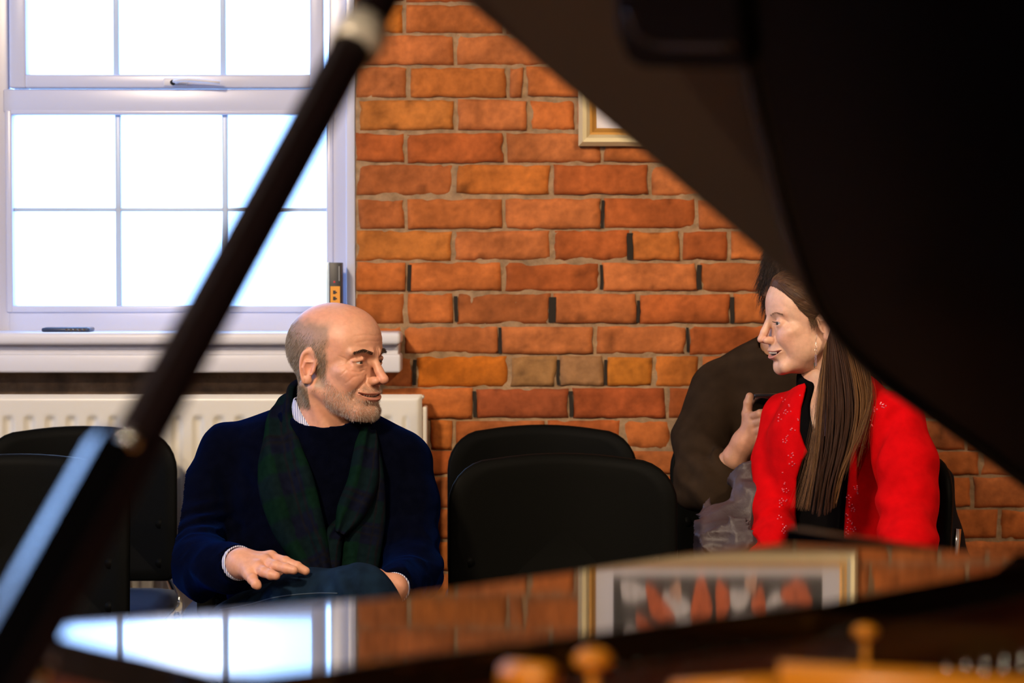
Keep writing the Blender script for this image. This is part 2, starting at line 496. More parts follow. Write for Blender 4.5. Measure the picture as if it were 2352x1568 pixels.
def build_wall():
    rows = []
    for (yb, yt, js) in ROWS:
        rows.append((wz(yb + 1), wz(yt - 1), [wx(j) for j in js]))
    step = 0.0748
    z = wz(12) + 0.008
    k = 0
    while z < 2.78:
        rows.append((z, min(z + 0.066, 2.79), None)); z += step; k += 1
    z = wz(1236) - 0.008
    while z > 0.02:
        rows.append((max(z - 0.066, 0.0), z, None)); z -= step
    V = []; Fq = []; C = []; n = 0
    pal = np.array([(0.46, 0.150, 0.043), (0.43, 0.145, 0.043), (0.46, 0.160, 0.040), (0.40, 0.115, 0.033), (0.46, 0.160, 0.055), (0.43, 0.155, 0.055), (0.37, 0.125, 0.042)])
    special = {(11, 1): (0.52, 0.145, 0.014), (11, 2): (0.34, 0.17, 0.06), (11, 3): (0.34, 0.17, 0.07), (11, 4): (0.52, 0.17, 0.02), (11, 5): (0.50, 0.15, 0.025),
               (12, 2): (0.33, 0.08, 0.025), (12, 3): (0.38, 0.085, 0.022), (5, 1): (0.47, 0.14, 0.025), (7, 0): (0.47, 0.155, 0.030), (3, 0): (0.47, 0.16, 0.032), (1, 0): (0.50, 0.155, 0.02)}
    pal = pal * np.array([1.05, 0.91, 0.74])
    XL, XR = -1.68, 2.7
    for ri, (z0, z1, js) in enumerate(rows):
        rnd = random.Random(ri * 13 + 5)
        cuts = []
        if js: cuts = sorted(js)
        else: cuts = [wx(930 if ri % 2 else 1042)]
        x = cuts[-1]
        while x < XR: x += rnd.choice([0.226, 0.226, 0.222, 0.23, 0.113]); cuts.append(min(x, XR))
        x = cuts[0]
        while x > XL: x -= rnd.choice([0.226, 0.224, 0.113, 0.23]); cuts.insert(0, max(x, XL))
        for bi in range(len(cuts) - 1):
            a, b = cuts[bi] + 0.0042, cuts[bi + 1] - 0.0042
            segs = [(a, b)]
            if z1 > OZ0 - 0.09 and z0 < OZ1:               # window opening and the band of the sill
                inner0, inner1 = OX0 - 0.002, OX1 + 0.001
                if z1 < OZ0: inner0, inner1 = OX0 + 0.5, OX0 + 0.5
                segs = []
                if a < inner0 - 0.02: segs.append((a, min(b, inner0)))
                if b > inner1 + 0.02: segs.append((max(a, inner1), b))
            for (a, b) in segs:
                if b - a < 0.02: continue
                key = (ri, sum(1 for j in (js or []) if (a + b) / 2 > j)) if js else None
                c = np.array(special.get(key, pal[rnd.randrange(len(pal))])) * rnd.uniform(0.92, 1.08)
                nx = max(4, int((b - a) / 0.011)); nz = 7
                us = np.linspace(0, 1, nx + 1); vs_ = np.linspace(0, 1, nz + 1)
                U, Vv = np.meshgrid(us, vs_, indexing='ij')
                zz0 = z0 + rnd.uniform(-0.0015, 0.0015); zz1 = z1 + rnd.uniform(-0.0015, 0.0015)
                sk = rnd.uniform(-0.004, 0.004); proud = rnd.uniform(-0.003, 0.003)
                X = a + U * (b - a) + sk * (Vv - 0.5); Z = zz0 + Vv * (zz1 - zz0) + rnd.uniform(-0.002, 0.002) * (U - 0.5)
                Pn = np.stack([X, np.full_like(X, ri * 1.7 + bi), Z], -1)
                wob = fbm(Pn, 28, 3, 3)
                ex = np.minimum(U * (b - a), (1 - U) * (b - a)); ez = np.minimum(Vv * (z1 - z0), (1 - Vv) * (z1 - z0))
                e = np.minimum(ex, ez)
                edge = np.clip(1 - e / 0.009, 0, 1) ** 2
                X = X + np.where(U < 0.5, 1, -1) * np.clip(vnoise(Pn, 45, 9), 0, 1) * 0.006 * (ex < 1e-6)
                Z = Z + np.where(Vv < 0.5, 1, -1) * np.clip(vnoise(Pn, 40, 12), 0, 1) * 0.005 * (ez < 1e-6)
                pit = np.clip(vnoise(Pn, 60, 21) - 0.45, 0, 1) * 0.012
                Yc = YW + proud + edge * 0.0045 + wob * 0.0018 + pit * 0.8
                G = np.stack([X, Yc, Z], -1).reshape(-1, 3)
                stain = np.clip(0.5 + 0.9 * fbm(Pn, 14, 5, 2), 0, 1).reshape(-1, 1)
                cc = c * (0.80 + 0.32 * stain)
                cc = cc * (1 + 0.16 * vnoise(Pn, 90, 61).reshape(-1, 1))
                cc = cc * (1 - 0.75 * np.clip(vnoise(Pn, 30, 33) - 0.55, 0, 1).reshape(-1, 1) * 2)
                V.append(G); C.append(cc)
                ids = n + np.arange((nx + 1) * (nz + 1)).reshape(nx + 1, nz + 1)
                q = np.stack([ids[:-1, :-1], ids[1:, :-1], ids[1:, 1:], ids[:-1, 1:]], -1).reshape(-1, 4)
                Fq.append(q); n += len(G)
                # sides going back into the mortar
                ring = np.concatenate([ids[:, 0], ids[-1, 1:], ids[-2::-1, -1], ids[0, -2:0:-1]])
                G2 = G[ring - ids[0, 0]].copy(); G2[:, 1] += 0.016
                V.append(G2); C.append(cc[ring - ids[0, 0]])
                r2 = n + np.arange(len(ring)); n += len(ring)
                Fq.append(np.stack([ring, r2, np.roll(r2, -1), np.roll(ring, -1)], -1))
    V = np.concatenate(V); Fq = np.concatenate(Fq); C = np.concatenate(C)
    nb = len(Fq)
    # mortar bed, a gently uneven sheet around the opening
    def sheet(x0, x1, z0, z1, y=YW + 0.0065):
        nonlocal V, Fq, C
        nx = max(2, int((x1 - x0) / 0.02)); nz = max(2, int((z1 - z0) / 0.012))
        X, Z = np.meshgrid(np.linspace(x0, x1, nx), np.linspace(z0, z1, nz), indexing='ij')
        G = np.stack([X, np.full_like(X, y), Z], -1)
        G[..., 1] += fbm(G, 35, 8, 2) * 0.003
        ids = len(V) + np.arange(nx * nz).reshape(nx, nz)
        V = np.concatenate([V, G.reshape(-1, 3)]); C = np.concatenate([C, np.tile([[0.3, 0.22, 0.14]], (nx * nz, 1))])
        Fq = np.concatenate([Fq, np.stack([ids[:-1, :-1], ids[1:, :-1], ids[1:, 1:], ids[:-1, 1:]], -1).reshape(-1, 4)])
    sheet(XL, OX0, 0, 2.8); sheet(OX1, XR, 0, 2.8); sheet(OX0, OX1, 0, OZ0); sheet(OX0, OX1, OZ1, 2.8)
    nm = len(Fq)
    for (gx, ga, gb, gw) in [(940, 608, 668, 9), (1269, 682, 740, 17), (1606, 608, 664, 11), (1047, 680, 738, 8), (1382, 608, 664, 7), (1682, 682, 742, 10), (1466, 690, 740, 7), (1447, 535, 596, 14), (952, 826, 884, 8), (1282, 826, 884, 7), (1391, 826, 884, 7), (1090, 898, 958, 8), (1312, 898, 956, 9), (1580, 752, 808, 6), (1148, 752, 812, 7), (1384, 460, 524, 7)]:  # dark strips paint the shade of gaps where mortar is missing
        a_, b_ = wx(gx - gw / 2), wx(gx + gw / 2); z0_, z1_ = wz(gb), wz(ga)
        zs_ = np.linspace(z0_, z1_, 7); w_ = 0.0012 * vnoise(np.stack([zs_ * 50, zs_ * 0 + gx, zs_ * 0], 1), 1.0)
        G = np.concatenate([np.stack([a_ + w_, np.full(7, YW + 0.0005), zs_], 1), np.stack([b_ + w_, np.full(7, YW + 0.0005), zs_], 1)])
        k = len(V); V = np.concatenate([V, G]); C = np.concatenate([C, np.tile([[0.05, 0.04, 0.03]], (14, 1))])
        Fq = np.concatenate([Fq, np.array([[k + i, k + 7 + i, k + 8 + i, k + 1 + i] for i in range(6)])])
    me = quadmesh('wall_back', V, Fq, C)
    o = link('wall_back', me, None, [M['brick'], M['mortar'], mat('painted_gap_shade', (0.035, 0.028, 0.022), rough=1, spec=0.0)])
    mi = np.zeros(len(me.polygons), np.int32); mi[nb:] = 1; mi[nm:] = 2
    me.polygons.foreach_set('material_index', mi)
    tag(o, kind='structure')
    # solid wall behind, with reveals
    mb = MB()
    mb.box((XL, YW + 0.02, 0), (OX0, YW + 0.3, 2.8)).box((OX1, YW + 0.02, 0), (XR, YW + 0.3, 2.8))
    mb.box((OX0, YW + 0.02, 0), (OX1, YW + 0.3, OZ0)).box((OX0, YW + 0.02, OZ1), (OX1, YW + 0.3, 2.8))
    s = mb.build('wall_core', M['mortar'], o, smooth=False)
    # rendered band between sill and radiator
    b = MB(); b.box((XL, YW - 0.006, wz(912)), (wx(700), YW + 0.01, wz(850)), bevel=0.003)
    b.build('render_band', mat('brown_render', (0.15, 0.095, 0.055), rough=0.95, var=(18, 0.5), bump=[(25, 0.9, 0.01)]), o)
    return o
wall_back = build_wall()

XL, XR, YB = -2.7, 2.7, -2.2
def shell(name, lo, hi, m):
    o = MB().box(lo, hi).build(name, m, smooth=False); tag(o, kind='structure'); return o
shell('floor', (XL, YB, -0.1), (XR, YW + 0.3, 0.0), M['floor'])
shell('ceiling', (XL, YB, 2.8), (XR, YW + 0.3, 2.9), M['ceiling'])
WY0, WY1, WZ0, WZ1 = 3.15, 4.65, 1.03, 2.28
wl_ = MB().box((XL - 0.14, YB, 0), (XL, WY0, 2.8)).box((XL - 0.14, WY1, 0), (XL, YW + 0.3, 2.8)).box((XL - 0.14, WY0, 0), (XL, WY1, WZ0)).box((XL - 0.14, WY0, WZ1), (XL, WY1, 2.8))
tag(wl_.build('wall_left', M['plaster'], smooth=False), kind='structure')
win2 = empty('window_2', (XL - 0.07, (WY0 + WY1) / 2, WZ0)); tag(win2, kind='structure')
xa, xb = XL - 0.09, XL - 0.04
mb = MB().box((xa, WY0, WZ0), (xb, WY0 + 0.06, WZ1), bevel=0.004).box((xa, WY1 - 0.06, WZ0), (xb, WY1, WZ1), bevel=0.004).box((xa, WY0 + 0.055, WZ0), (xb, WY1 - 0.055, WZ0 + 0.06), bevel=0.004).box((xa, WY0 + 0.055, WZ1 - 0.06), (xb, WY1 - 0.055, WZ1), bevel=0.004).box((xa, (WY0 + WY1) / 2 - 0.04, WZ0 + 0.05), (xb, (WY0 + WY1) / 2 + 0.04, WZ1 - 0.05), bevel=0.004)
mb.build('window_frame', M['upvc'], win2, angle=40)
mb = MB()
for yy in (WY0 + 0.26, WY0 + 0.49, WY1 - 0.49, WY1 - 0.26): mb.box((xa + 0.02, yy - 0.006, WZ0 + 0.05), (xb - 0.01, yy + 0.006, WZ1 - 0.05))
for zz0_ in (1.45, 1.85): mb.box((xa + 0.021, WY0 + 0.05, zz0_ - 0.006), (xb - 0.011, WY1 - 0.05, zz0_ + 0.006))
mb.build('glazing_bars', M['upvc'], win2, smooth=False)
MB().box((xa + 0.01, WY0 + 0.05, WZ0 + 0.05), (xa + 0.014, WY1 - 0.05, WZ1 - 0.05)).build('pane', M['glass'], win2, smooth=False)
MB().box((XL - 0.03, WY0 - 0.06, WZ0 - 0.03), (XL + 0.10, WY1 + 0.06, WZ0), bevel=0.006).build('window_sill', M['white_paint'], win2)
shell('wall_right', (XR, YB, 0), (XR + 0.1, YW + 0.3, 2.8), M['plaster'])
shell('wall_front', (XL, YB - 0.1, 0), (XR, YB, 2.8), M['plaster'])
X30, X31 = -2.62, -1.80
wb_ = MB().box((XL, YW + 0.01, 0), (X30, YW + 0.3, 2.8)).box((X31, YW + 0.01, 0), (-1.68, YW + 0.3, 2.8)).box((X30, YW + 0.01, 0), (X31, YW + 0.3, WZ0)).box((X30, YW + 0.01, WZ1), (X31, YW + 0.3, 2.8))
tag(wb_.build('wall_back_left', M['plaster'], smooth=False), kind='structure')
win3 = empty('window_3', ((X30 + X31) / 2, YW + 0.07, WZ0)); tag(win3, kind='structure')
ya, yb2 = YW + 0.05, YW + 0.10
mb = MB().box((X30, ya, WZ0), (X30 + 0.05, yb2, WZ1)).box((X31 - 0.05, ya, WZ0), (X31, yb2, WZ1)).box((X30 + 0.05, ya, WZ0), (X31 - 0.05, yb2, WZ0 + 0.06)).box((X30 + 0.05, ya, WZ1 - 0.06), (X31 - 0.05, yb2, WZ1)).box((X30 + 0.05, ya, 1.60), (X31 - 0.05, yb2, 1.68))
mb.build('window_frame', M['upvc'], win3, smooth=False)
mb = MB()
for xx in (X30 + 0.28, X31 - 0.28): mb.box((xx - 0.005, ya + 0.02, WZ0 + 0.05), (xx + 0.005, yb2 - 0.01, WZ1 - 0.05))
mb.build('glazing_bars', M['bar'], win3, smooth=False)
MB().box((X30 + 0.04, ya + 0.03, WZ0 + 0.05), (X31 - 0.04, ya + 0.034, WZ1 - 0.05)).build('pane', M['glass'], win3, smooth=False)
MB().box((X30 - 0.06, YW - 0.10, WZ0 - 0.03), (X31 + 0.06, YW + 0.008, WZ0), bevel=0.006).build('window_sill', M['white_paint'], win3)

# ------------------------------------------------------------------ window
win = empty('window_1', ((OX0 + OX1) / 2, YW + 0.06, OZ0)); tag(win, kind='structure')
YF = YW + 0.045                             # front of the plastic frame
def fx(px, Y=YF): return W(px, 588, Y)[0]
def fz(py, Y=YF): return W(1176, py, Y)[2]
def ring(mb, x0, x1, z0, z1, t, y0, y1, bev=0.004):
    tl, tr, tb, tt = t
    mb.box((x0, y0, z0), (x0 + tl, y1, z1), bevel=bev).box((x1 - tr, y0, z0), (x1, y1, z1), bevel=bev)
    mb.box((x0 + tl - 0.003, y0 + 0.0006, z0), (x1 - tr + 0.003, y1, z0 + tb), bevel=bev).box((x0 + tl - 0.003, y0 + 0.0006, z1 - tt), (x1 - tr + 0.003, y1, z1), bevel=bev)
mb = MB()
gl, gr = fx(30), fx(750)
zb, zt = fz(702), fz(262)
ztop = OZ1
ring(mb, OX0, OX1 - 0.0005, OZ0 - 0.01, ztop, (gl - OX0 - 0.008, OX1 - gr - 0.008, zb - OZ0 + 0.002, 0.06), YF, YF + 0.06)
ring(mb, OX0 + 0.0005, OX1 - 0.001, OZ0 - 0.01, ztop - 0.0005, (0.012, 0.022, 0.0, 0.02), YF - 0.04, YF + 0.05)     # outer stepped lining
ring(mb, gl - 0.016, gr + 0.016, zb - 0.016, zt + 0.01, (0.016, 0.016, 0.016, 0.012), YF - 0.006, YF + 0.05)  # glazing bead
mb.box((gl - 0.02, YF - 0.004, zt + 0.004), (gr + 0.02, YF + 0.06, fz(205)), bevel=0.004)                            # transom
mb.build('window_frame', M['upvc'], win, angle=40)
mb = MB()
ring(mb, fx(27), fx(745), fz(203), ztop - 0.05, (fx(66) - fx(27), fx(745) - fx(714), fz(172) - fz(203), 0.04), YF - 0.018, YF + 0.04, 0.005)
sash = mb.build('sash', M['upvc'], win, angle=40)
ux0, ux1, uz0, uz1 = fx(66), fx(714), fz(170), ztop - 0.09
mb = MB()
bw = 0.0064
for px in (270, 516):
    mb.box((fx(px) - bw, YF + 0.012, zb), (fx(px) + bw, YF + 0.03, zt), bevel=0.002)
mb.box((gl, YF + 0.0125, fz(481) - 0.0042), (gr, YF + 0.0295, fz(481) + 0.0042), bevel=0.002)
mb.build('glazing_bars', M['bar'], win, angle=40)
mb = MB()
for px in (268, 513):
    mb.box((fx(px) - bw, YF + 0.006, uz0 - 0.005), (fx(px) + bw, YF + 0.024, uz1 + 0.005), bevel=0.002)
mb.box((ux0, YF + 0.0065, fz(-45) - 0.0042), (ux1, YF + 0.0235, fz(-45) + 0.0042), bevel=0.002)
mb.build('sash_bars', M['bar'], win, angle=40)
MB().box((gl - 0.004, YF + 0.022, zb - 0.004), (gr + 0.004, YF + 0.026, zt + 0.004)).build('lower_pane', M['glass'], win, smooth=False)
MB().box((ux0 - 0.004, YF + 0.016, uz0 - 0.004), (ux1 + 0.004, YF + 0.020, uz1 + 0.004)).build('upper_pane', M['glass'], win, smooth=False)
# handle: boss + lever
mb = MB()
h0 = W(410, 190, YF - 0.02)
mb.box((h0[0] - 0.035, YF - 0.024, h0[2] - 0.008), (h0[0] + 0.022, YF - 0.016, h0[2] + 0.011), bevel=0.004)
mb.tube(spline([(h0[0] - 0.005, YF - 0.02, h0[2]), (h0[0] - 0.002, YF - 0.045, h0[2] + 0.002), (h0[0] + 0.03, YF - 0.055, h0[2] + 0.004), (h0[0] + 0.10, YF - 0.05, h0[2] - 0.002)], 14), 0.0075, seg=10, sx=0.6)
mb.build('handle', M['white_paint'], win)
mb = MB(); c = W(398, 190, YF - 0.03)
mb.tube([c, c + np.array([0, -0.012, 0])], 0.006, seg=12)
mb.build('handle_lock', M['darkmetal'], win)
# sill board and apron
mb = MB()
zs = 1.2 - (762 - 588) / F * 5.5
SX0 = OX0 - 0.10
SX1 = W(922, 800, 5.50)[0]
mb.box((SX0, YW - 0.135, zs - 0.028), (SX1, YF + 0.03 if False else YW - 0.004, zs), bevel=0.009)
mb.box((OX0 + 0.0005, YW - 0.02, zs - 0.0275), (OX1 - 0.0005, YF + 0.01, zs - 0.0005), bevel=0.001)
mb.box((SX0 + 0.005, YW - 0.10, zs - 0.052), (SX1 - 0.006, YW - 0.004, zs - 0.026), bevel=0.005)
mb.box((SX0 + 0.002, YW - 0.112, zs - 0.092), (SX1 - 0.001, YW - 0.0035, zs - 0.050), bevel=0.006)
sill = mb.build('window_sill', M['white_paint'], win, angle=40)

# ------------------------------------------------------------------ radiator
rad = empty('radiator', (-0.8, 5.5, 0.29)); tag(rad, 'long cream panel radiator with pressed vertical flutes under the window', 'radiator')
RY = 5.475
def rx(px): return W(px, 950, RY)[0]
rz_top = W(500, 906, RY)[2]
rx0, rx1 = -1.55, rx(969)
pitch = 0.0478
nx = int((rx1 - rx0) / 0.004); nz = 130
X, Z = np.meshgrid(np.linspace(rx0, rx1, nx), np.linspace(0.29, rz_top, nz), indexing='ij')
ph = ((X - rx(890)) / pitch) % 1.0
prof = np.clip((0.5 - np.abs(ph - 0.5)) * 2 * 2.2 - 0.35, 0, 1); prof = prof * prof * (3 - 2 * prof)
vert = np.clip((rz_top - 0.045 - Z) / 0.016, 0, 1) * np.clip((Z - 0.335) / 0.016, 0, 1); vert = vert * vert * (3 - 2 * vert)
edge_in = np.clip((rx1 - 0.03 - X) / 0.01, 0, 1) * np.clip((X - rx0 - 0.03) / 0.01, 0, 1)
Yr = RY + 0.009 * (1 - prof) * vert * edge_in
d_e = np.minimum(np.minimum(rz_top - Z, Z - 0.29), np.minimum(rx1 - X, X - rx0))
Yr = Yr + 0.012 * np.clip(1 - d_e / 0.012, 0, 1) ** 2
V = np.stack([X, Yr, Z], -1).reshape(-1, 3)
ids = np.arange(nx * nz).reshape(nx, nz)
me = quadmesh('front_panel', V, np.stack([ids[:-1, :-1], ids[1:, :-1], ids[1:, 1:], ids[:-1, 1:]], -1).reshape(-1, 4))
link('front_panel', me, rad, M['radiator'])
mb = MB()
mb.box((rx0 + 0.002, RY + 0.011, 0.292), (rx1 - 0.002, RY + 0.03, rz_top - 0.002), bevel=0.004)
mb.box((rx0 + 0.01, RY + 0.028, rz_top - 0.012), (rx1 + 0.004, RY + 0.07, rz_top - 0.004), bevel=0.003)
mb.build('back_panel', M['radiator'], rad)
mb = MB().box((rx1 + 0.001, RY + 0.012, 0.30), (rx1 + 0.011, RY + 0.075, rz_top - 0.028), bevel=0.004)
mb.build('side_panel', M['radiator'], rad)
for xx in (rx0 + 0.2, rx1 - 0.2):
    mb = MB(); mb.box((xx - 0.015, RY + 0.028, 0.33), (xx + 0.015, YW - 0.008, 0.84), bevel=0.002)
    mb.build('wall_bracket', M['radiator'], rad)
for xx in (rx1 - 0.03, rx0 + 0.03):
    mb = MB(); mb.tube([(xx, RY + 0.04, 0.0), (xx, RY + 0.04, 0.30)], 0.008); mb.build('pipe', M['radiator'], rad)

# ------------------------------------------------------------------ things on the sill
def sx(px, py, Y): return W(px, py, Y)
c = sx(155, 765, 5.52)
ph_ = empty('phone', (c[0], 5.53, zs)); tag(ph_, 'dark smartphone lying flat on the white window sill', 'phone')
ph_.rotation_euler = (0, 0, 0)
mb = MB(); mb.box((c[0] - 0.055, 5.495, zs + 0.0002), (c[0] + 0.055, 5.565, zs + 0.0095), bevel=0.004)
mb.build('phone_body', mat('dark_blue_plastic', (0.02, 0.035, 0.08), rough=0.3), ph_)
mb = MB(); mb.box((c[0] - 0.048, 5.50, zs + 0.0094), (c[0] + 0.048, 5.56, zs + 0.0102)).build('phone_screen', mat('phone_glass', (0.05, 0.07, 0.12), rough=0.05, coat=1), ph_)
for k in range(5): MB().box((c[0] + 0.000 + k * 0.010, 5.4945, zs + 0.003), (c[0] + 0.005 + k * 0.010, 5.4955, zs + 0.007)).build('phone_button', M['chrome'], ph_, smooth=False)

bx = sx(770, 660, 5.53)
box = empty('packet', (bx[0], 5.53, zs)); tag(box, 'narrow black and orange box standing upright at the right end of the sill', 'box')
x0, x1 = sx(757, 650, 5.53)[0], sx(785, 650, 5.53)[0]
zt_ = W(770, 603, 5.53)[2]
MB().box((x0, 5.515, zs + 0.0003), (x1, 5.578, zt_), bevel=0.001).build('carton', mat('black_card', (0.015, 0.015, 0.02), rough=0.4), box)
zo = W(770, 657, 5.53)[2]
mb = MB()
mb.box((x0 + 0.003, 5.5138, zs + 0.012), (x1 - 0.003, 5.515, zo))
mb.build('orange_panel', mat('orange_print', (0.80, 0.33, 0.03), rough=0.5), box, smooth=False)
mb = MB()
for k in range(5):
    zc = zs + 0.03 + k * 0.014
    mb.box((x0 + 0.009, 5.5130, zc), (x0 + 0.015, 5.5139, zc + 0.008)).box((x0 + 0.0145, 5.5130, zc + 0.002), (x0 + 0.018, 5.5139, zc + 0.005))
MB().box((x1 - 0.006, 5.5130, zo + 0.012), (x1 - 0.0035, 5.5149, zt_ - 0.008)).build('printed_mark', mat('grey_print', (0.25, 0.25, 0.25), rough=0.5), box, smooth=False)
mb.build('printed_mark', mat('dark_print', (0.03, 0.02, 0.02), rough=0.5), box, smooth=False)
mb = MB(); mb.box((x0 + 0.010, 5.5138, zo + 0.008), (x0 + 0.014, 5.5149, zo + 0.012)).build('red_mark', mat('red_print', (0.6, 0.02, 0.04), rough=0.5), box, smooth=False)
mb = MB(); mb.box((x0 - 0.0075, 5.53, zs + 0.0003), (x0 - 0.0005, 5.575, zt_ + 0.001), bevel=0.001)
cs_ = mb.build('clear_case', mat('pale_clear_plastic', (0.7, 0.85, 0.92), rough=0.2), box)

# ------------------------------------------------------------------ framed picture
pic = empty('framed_picture', (W(1650, 330, YW)[0], YW - 0.01, wz(335))); tag(pic, 'gilt framed photograph of musicians hung on the brick wall behind the piano lid', 'picture')
px0, px1 = wx(1328), wx(1972); pz0 = wz(336); pz1 = pz0 + 0.50
fw = 0.042
mb = MB()
def moulding(mb, a, b, c0, c1, w0, w1, y0, y1):
    pass
def frame_ring(mb, ins, w, yf, yb, m=0):
    """mitred ring: outer inset ins, width w, front yf, back yb (raised on the outside)"""
    o = [(px0 + ins, pz0 + ins), (px1 - ins, pz0 + ins), (px1 - ins, pz1 - ins), (px0 + ins, pz1 - ins)]
    i = [(px0 + ins + w, pz0 + ins + w), (px1 - ins - w, pz0 + ins + w), (px1 - ins - w, pz1 - ins - w), (px0 + ins + w, pz1 - ins - w)]
    V = []
    for t, y in ((0, yb), (0, yf[0]), (0.35, yf[1]), (0.7, yf[2]), (1, yf[3]), (1, yb)):
        for (ox, oz), (ix, iz) in zip(o, i): V.append((ox + (ix - ox) * t, y, oz + (iz - oz) * t))
    Fc = []
    for r in range(5):
        for k in range(4):
            l = (k + 1) % 4
            Fc.append([r * 4 + k, r * 4 + l, (r + 1) * 4 + l, (r + 1) * 4 + k])
    mb.add(V, Fc, m)
frame_ring(mb, 0, 0.026, (YW - 0.018, YW - 0.028, YW - 0.026, YW - 0.018), YW - 0.004)
mb.build('outer_moulding', M['gilt'], pic, smooth=False)
mb = MB(); frame_ring(mb, 0.0255, 0.016, (YW - 0.018, YW - 0.017, YW - 0.013, YW - 0.011), YW - 0.004)
mb.build('inner_moulding', M['gilt_dark'], pic, smooth=False)
a = 0.040
mb = MB().box((px0 + a, YW - 0.010, pz0 + a), (px1 - a, YW - 0.005, pz1 - a)); mb.build('mount_card', mat('white_mount', (0.78, 0.74, 0.76), rough=0.8), pic, smooth=False)
a = 0.082
ix0, ix1, iz0, iz1 = px0 + a, px1 - a, pz0 + a * 0.75, pz1 - a
mb = MB().box((ix0, YW - 0.0112, iz0), (ix1, YW - 0.0098, iz1)); mb.build('photo_print', mat('print_ground', (0.035, 0.03, 0.028), rough=0.4, var=(14, 0.6)), pic, smooth=False)
# violins (orange-red), shirts and sheet music (white) in the print, as flat printed shapes
def blob(mb, cx, cz, rx_, rz_, rot, y, n=18, sq=1.0):
    pts = []
    for k in range(n):
        t = 2 * math.pi * k / n
        r = 1 + 0.18 * math.sin(3 * t + cx * 30)
        u, v = rx_ * r * math.cos(t), rz_ * r * math.sin(t)
        pts.append((cx + u * math.cos(rot) - v * math.sin(rot), y, cz + u * math.sin(rot) + v * math.cos(rot)))
    mb.add(pts, [list(range(n))])
iw, ih = ix1 - ix0, iz1 - iz0
class Each:
    def __init__(s, name, m): s.name, s.m = name, m
    def add(s, v, f, m=0):
        b = MB(); b.add(v, f, m); b.build(s.name, s.m, pic, smooth=False)
mw = Each('printed_shirt', mat('print_white', (0.68, 0.62, 0.60), rough=0.4, var=(50, 0.3)))
mo = Each('printed_violin', mat('print_orange', (0.62, 0.12, 0.03), rough=0.4, var=(40, 0.4)))
mp = Each('printed_face', mat('print_skin', (0.6, 0.33, 0.22), rough=0.4, var=(50, 0.3)))
for (u, v, a_, b_, rot) in [(0.10, 0.10, .07, .05, .2), (0.30, 0.20, .07, .06, .9), (0.33, .42, .05, .10, .2), (0.60, 0.15, .05, .06, 0), (0.62, .38, .06, .10, .1), (0.78, .16, .06, .035, -.5), (.85, .4, .05, .09, 0), (.1, .45, .05, .1, 0), (.5, .6, .06, .09, 0)]:
    blob(mw, ix0 + u * iw, iz0 + v * ih, a_ * iw * 1.1, b_ * ih * 1.3, rot, YW - 0.0116)
for (u, v, a_, b_, rot) in [(0.22, 0.20, .11, .05, 1.0), (0.42, 0.18, .05, .13, 0.05), (0.52, 0.17, .035, .12, 0), (0.70, 0.20, .035, .10, -.1), (0.88, .12, .08, .07, .6), (.16, .36, .09, .04, .9), (.75, .5, .04, .1, .3), (.4, .52, .03, .1, -.4)]:
    blob(mo, ix0 + u * iw, iz0 + v * ih, a_ * iw, b_ * ih * 1.2, rot, YW - 0.0120)
for (u, v) in [(.35, .55), (.62, .56), (.12, .62), (.86, .6), (.5, .78), (.3, .1), (.66, .05)]:
    blob(mp, ix0 + u * iw, iz0 + v * ih, .03 * iw, .06 * ih, 0, YW - 0.0124)

# ------------------------------------------------------------------ ceiling lamps
for i, p in enumerate(LAMPS):
    names = ['round white ceiling spotlight above the floor left of the piano', 'round ceiling spotlight above the right hand rows', 'added fill lamp in a round ceiling fitting behind the viewer', 'added fill lamp in a round ceiling fitting by the left wall']
    t = empty('ceiling_lamp', (p[0], p[1], 2.8)); tag(t, names[i], 'lamp')
    mb = MB(); n = 24
    prof_ = [(0.11, 2.799), (0.115, 2.79), (0.11, 2.765), (0.095, 2.76), (0.093, 2.775)]
    Vp = [(p[0] + r * math.cos(2 * math.pi * k / n), p[1] + r * math.sin(2 * math.pi * k / n), z) for r, z in prof_ for k in range(n)]
    Fp = [[r * n + k, r * n + (k + 1) % n, (r + 1) * n + (k + 1) % n, (r + 1) * n + k] for r in range(len(prof_) - 1) for k in range(n)]
    mb.add(Vp, Fp); mb.build('lamp_housing', M['white_paint'], t)
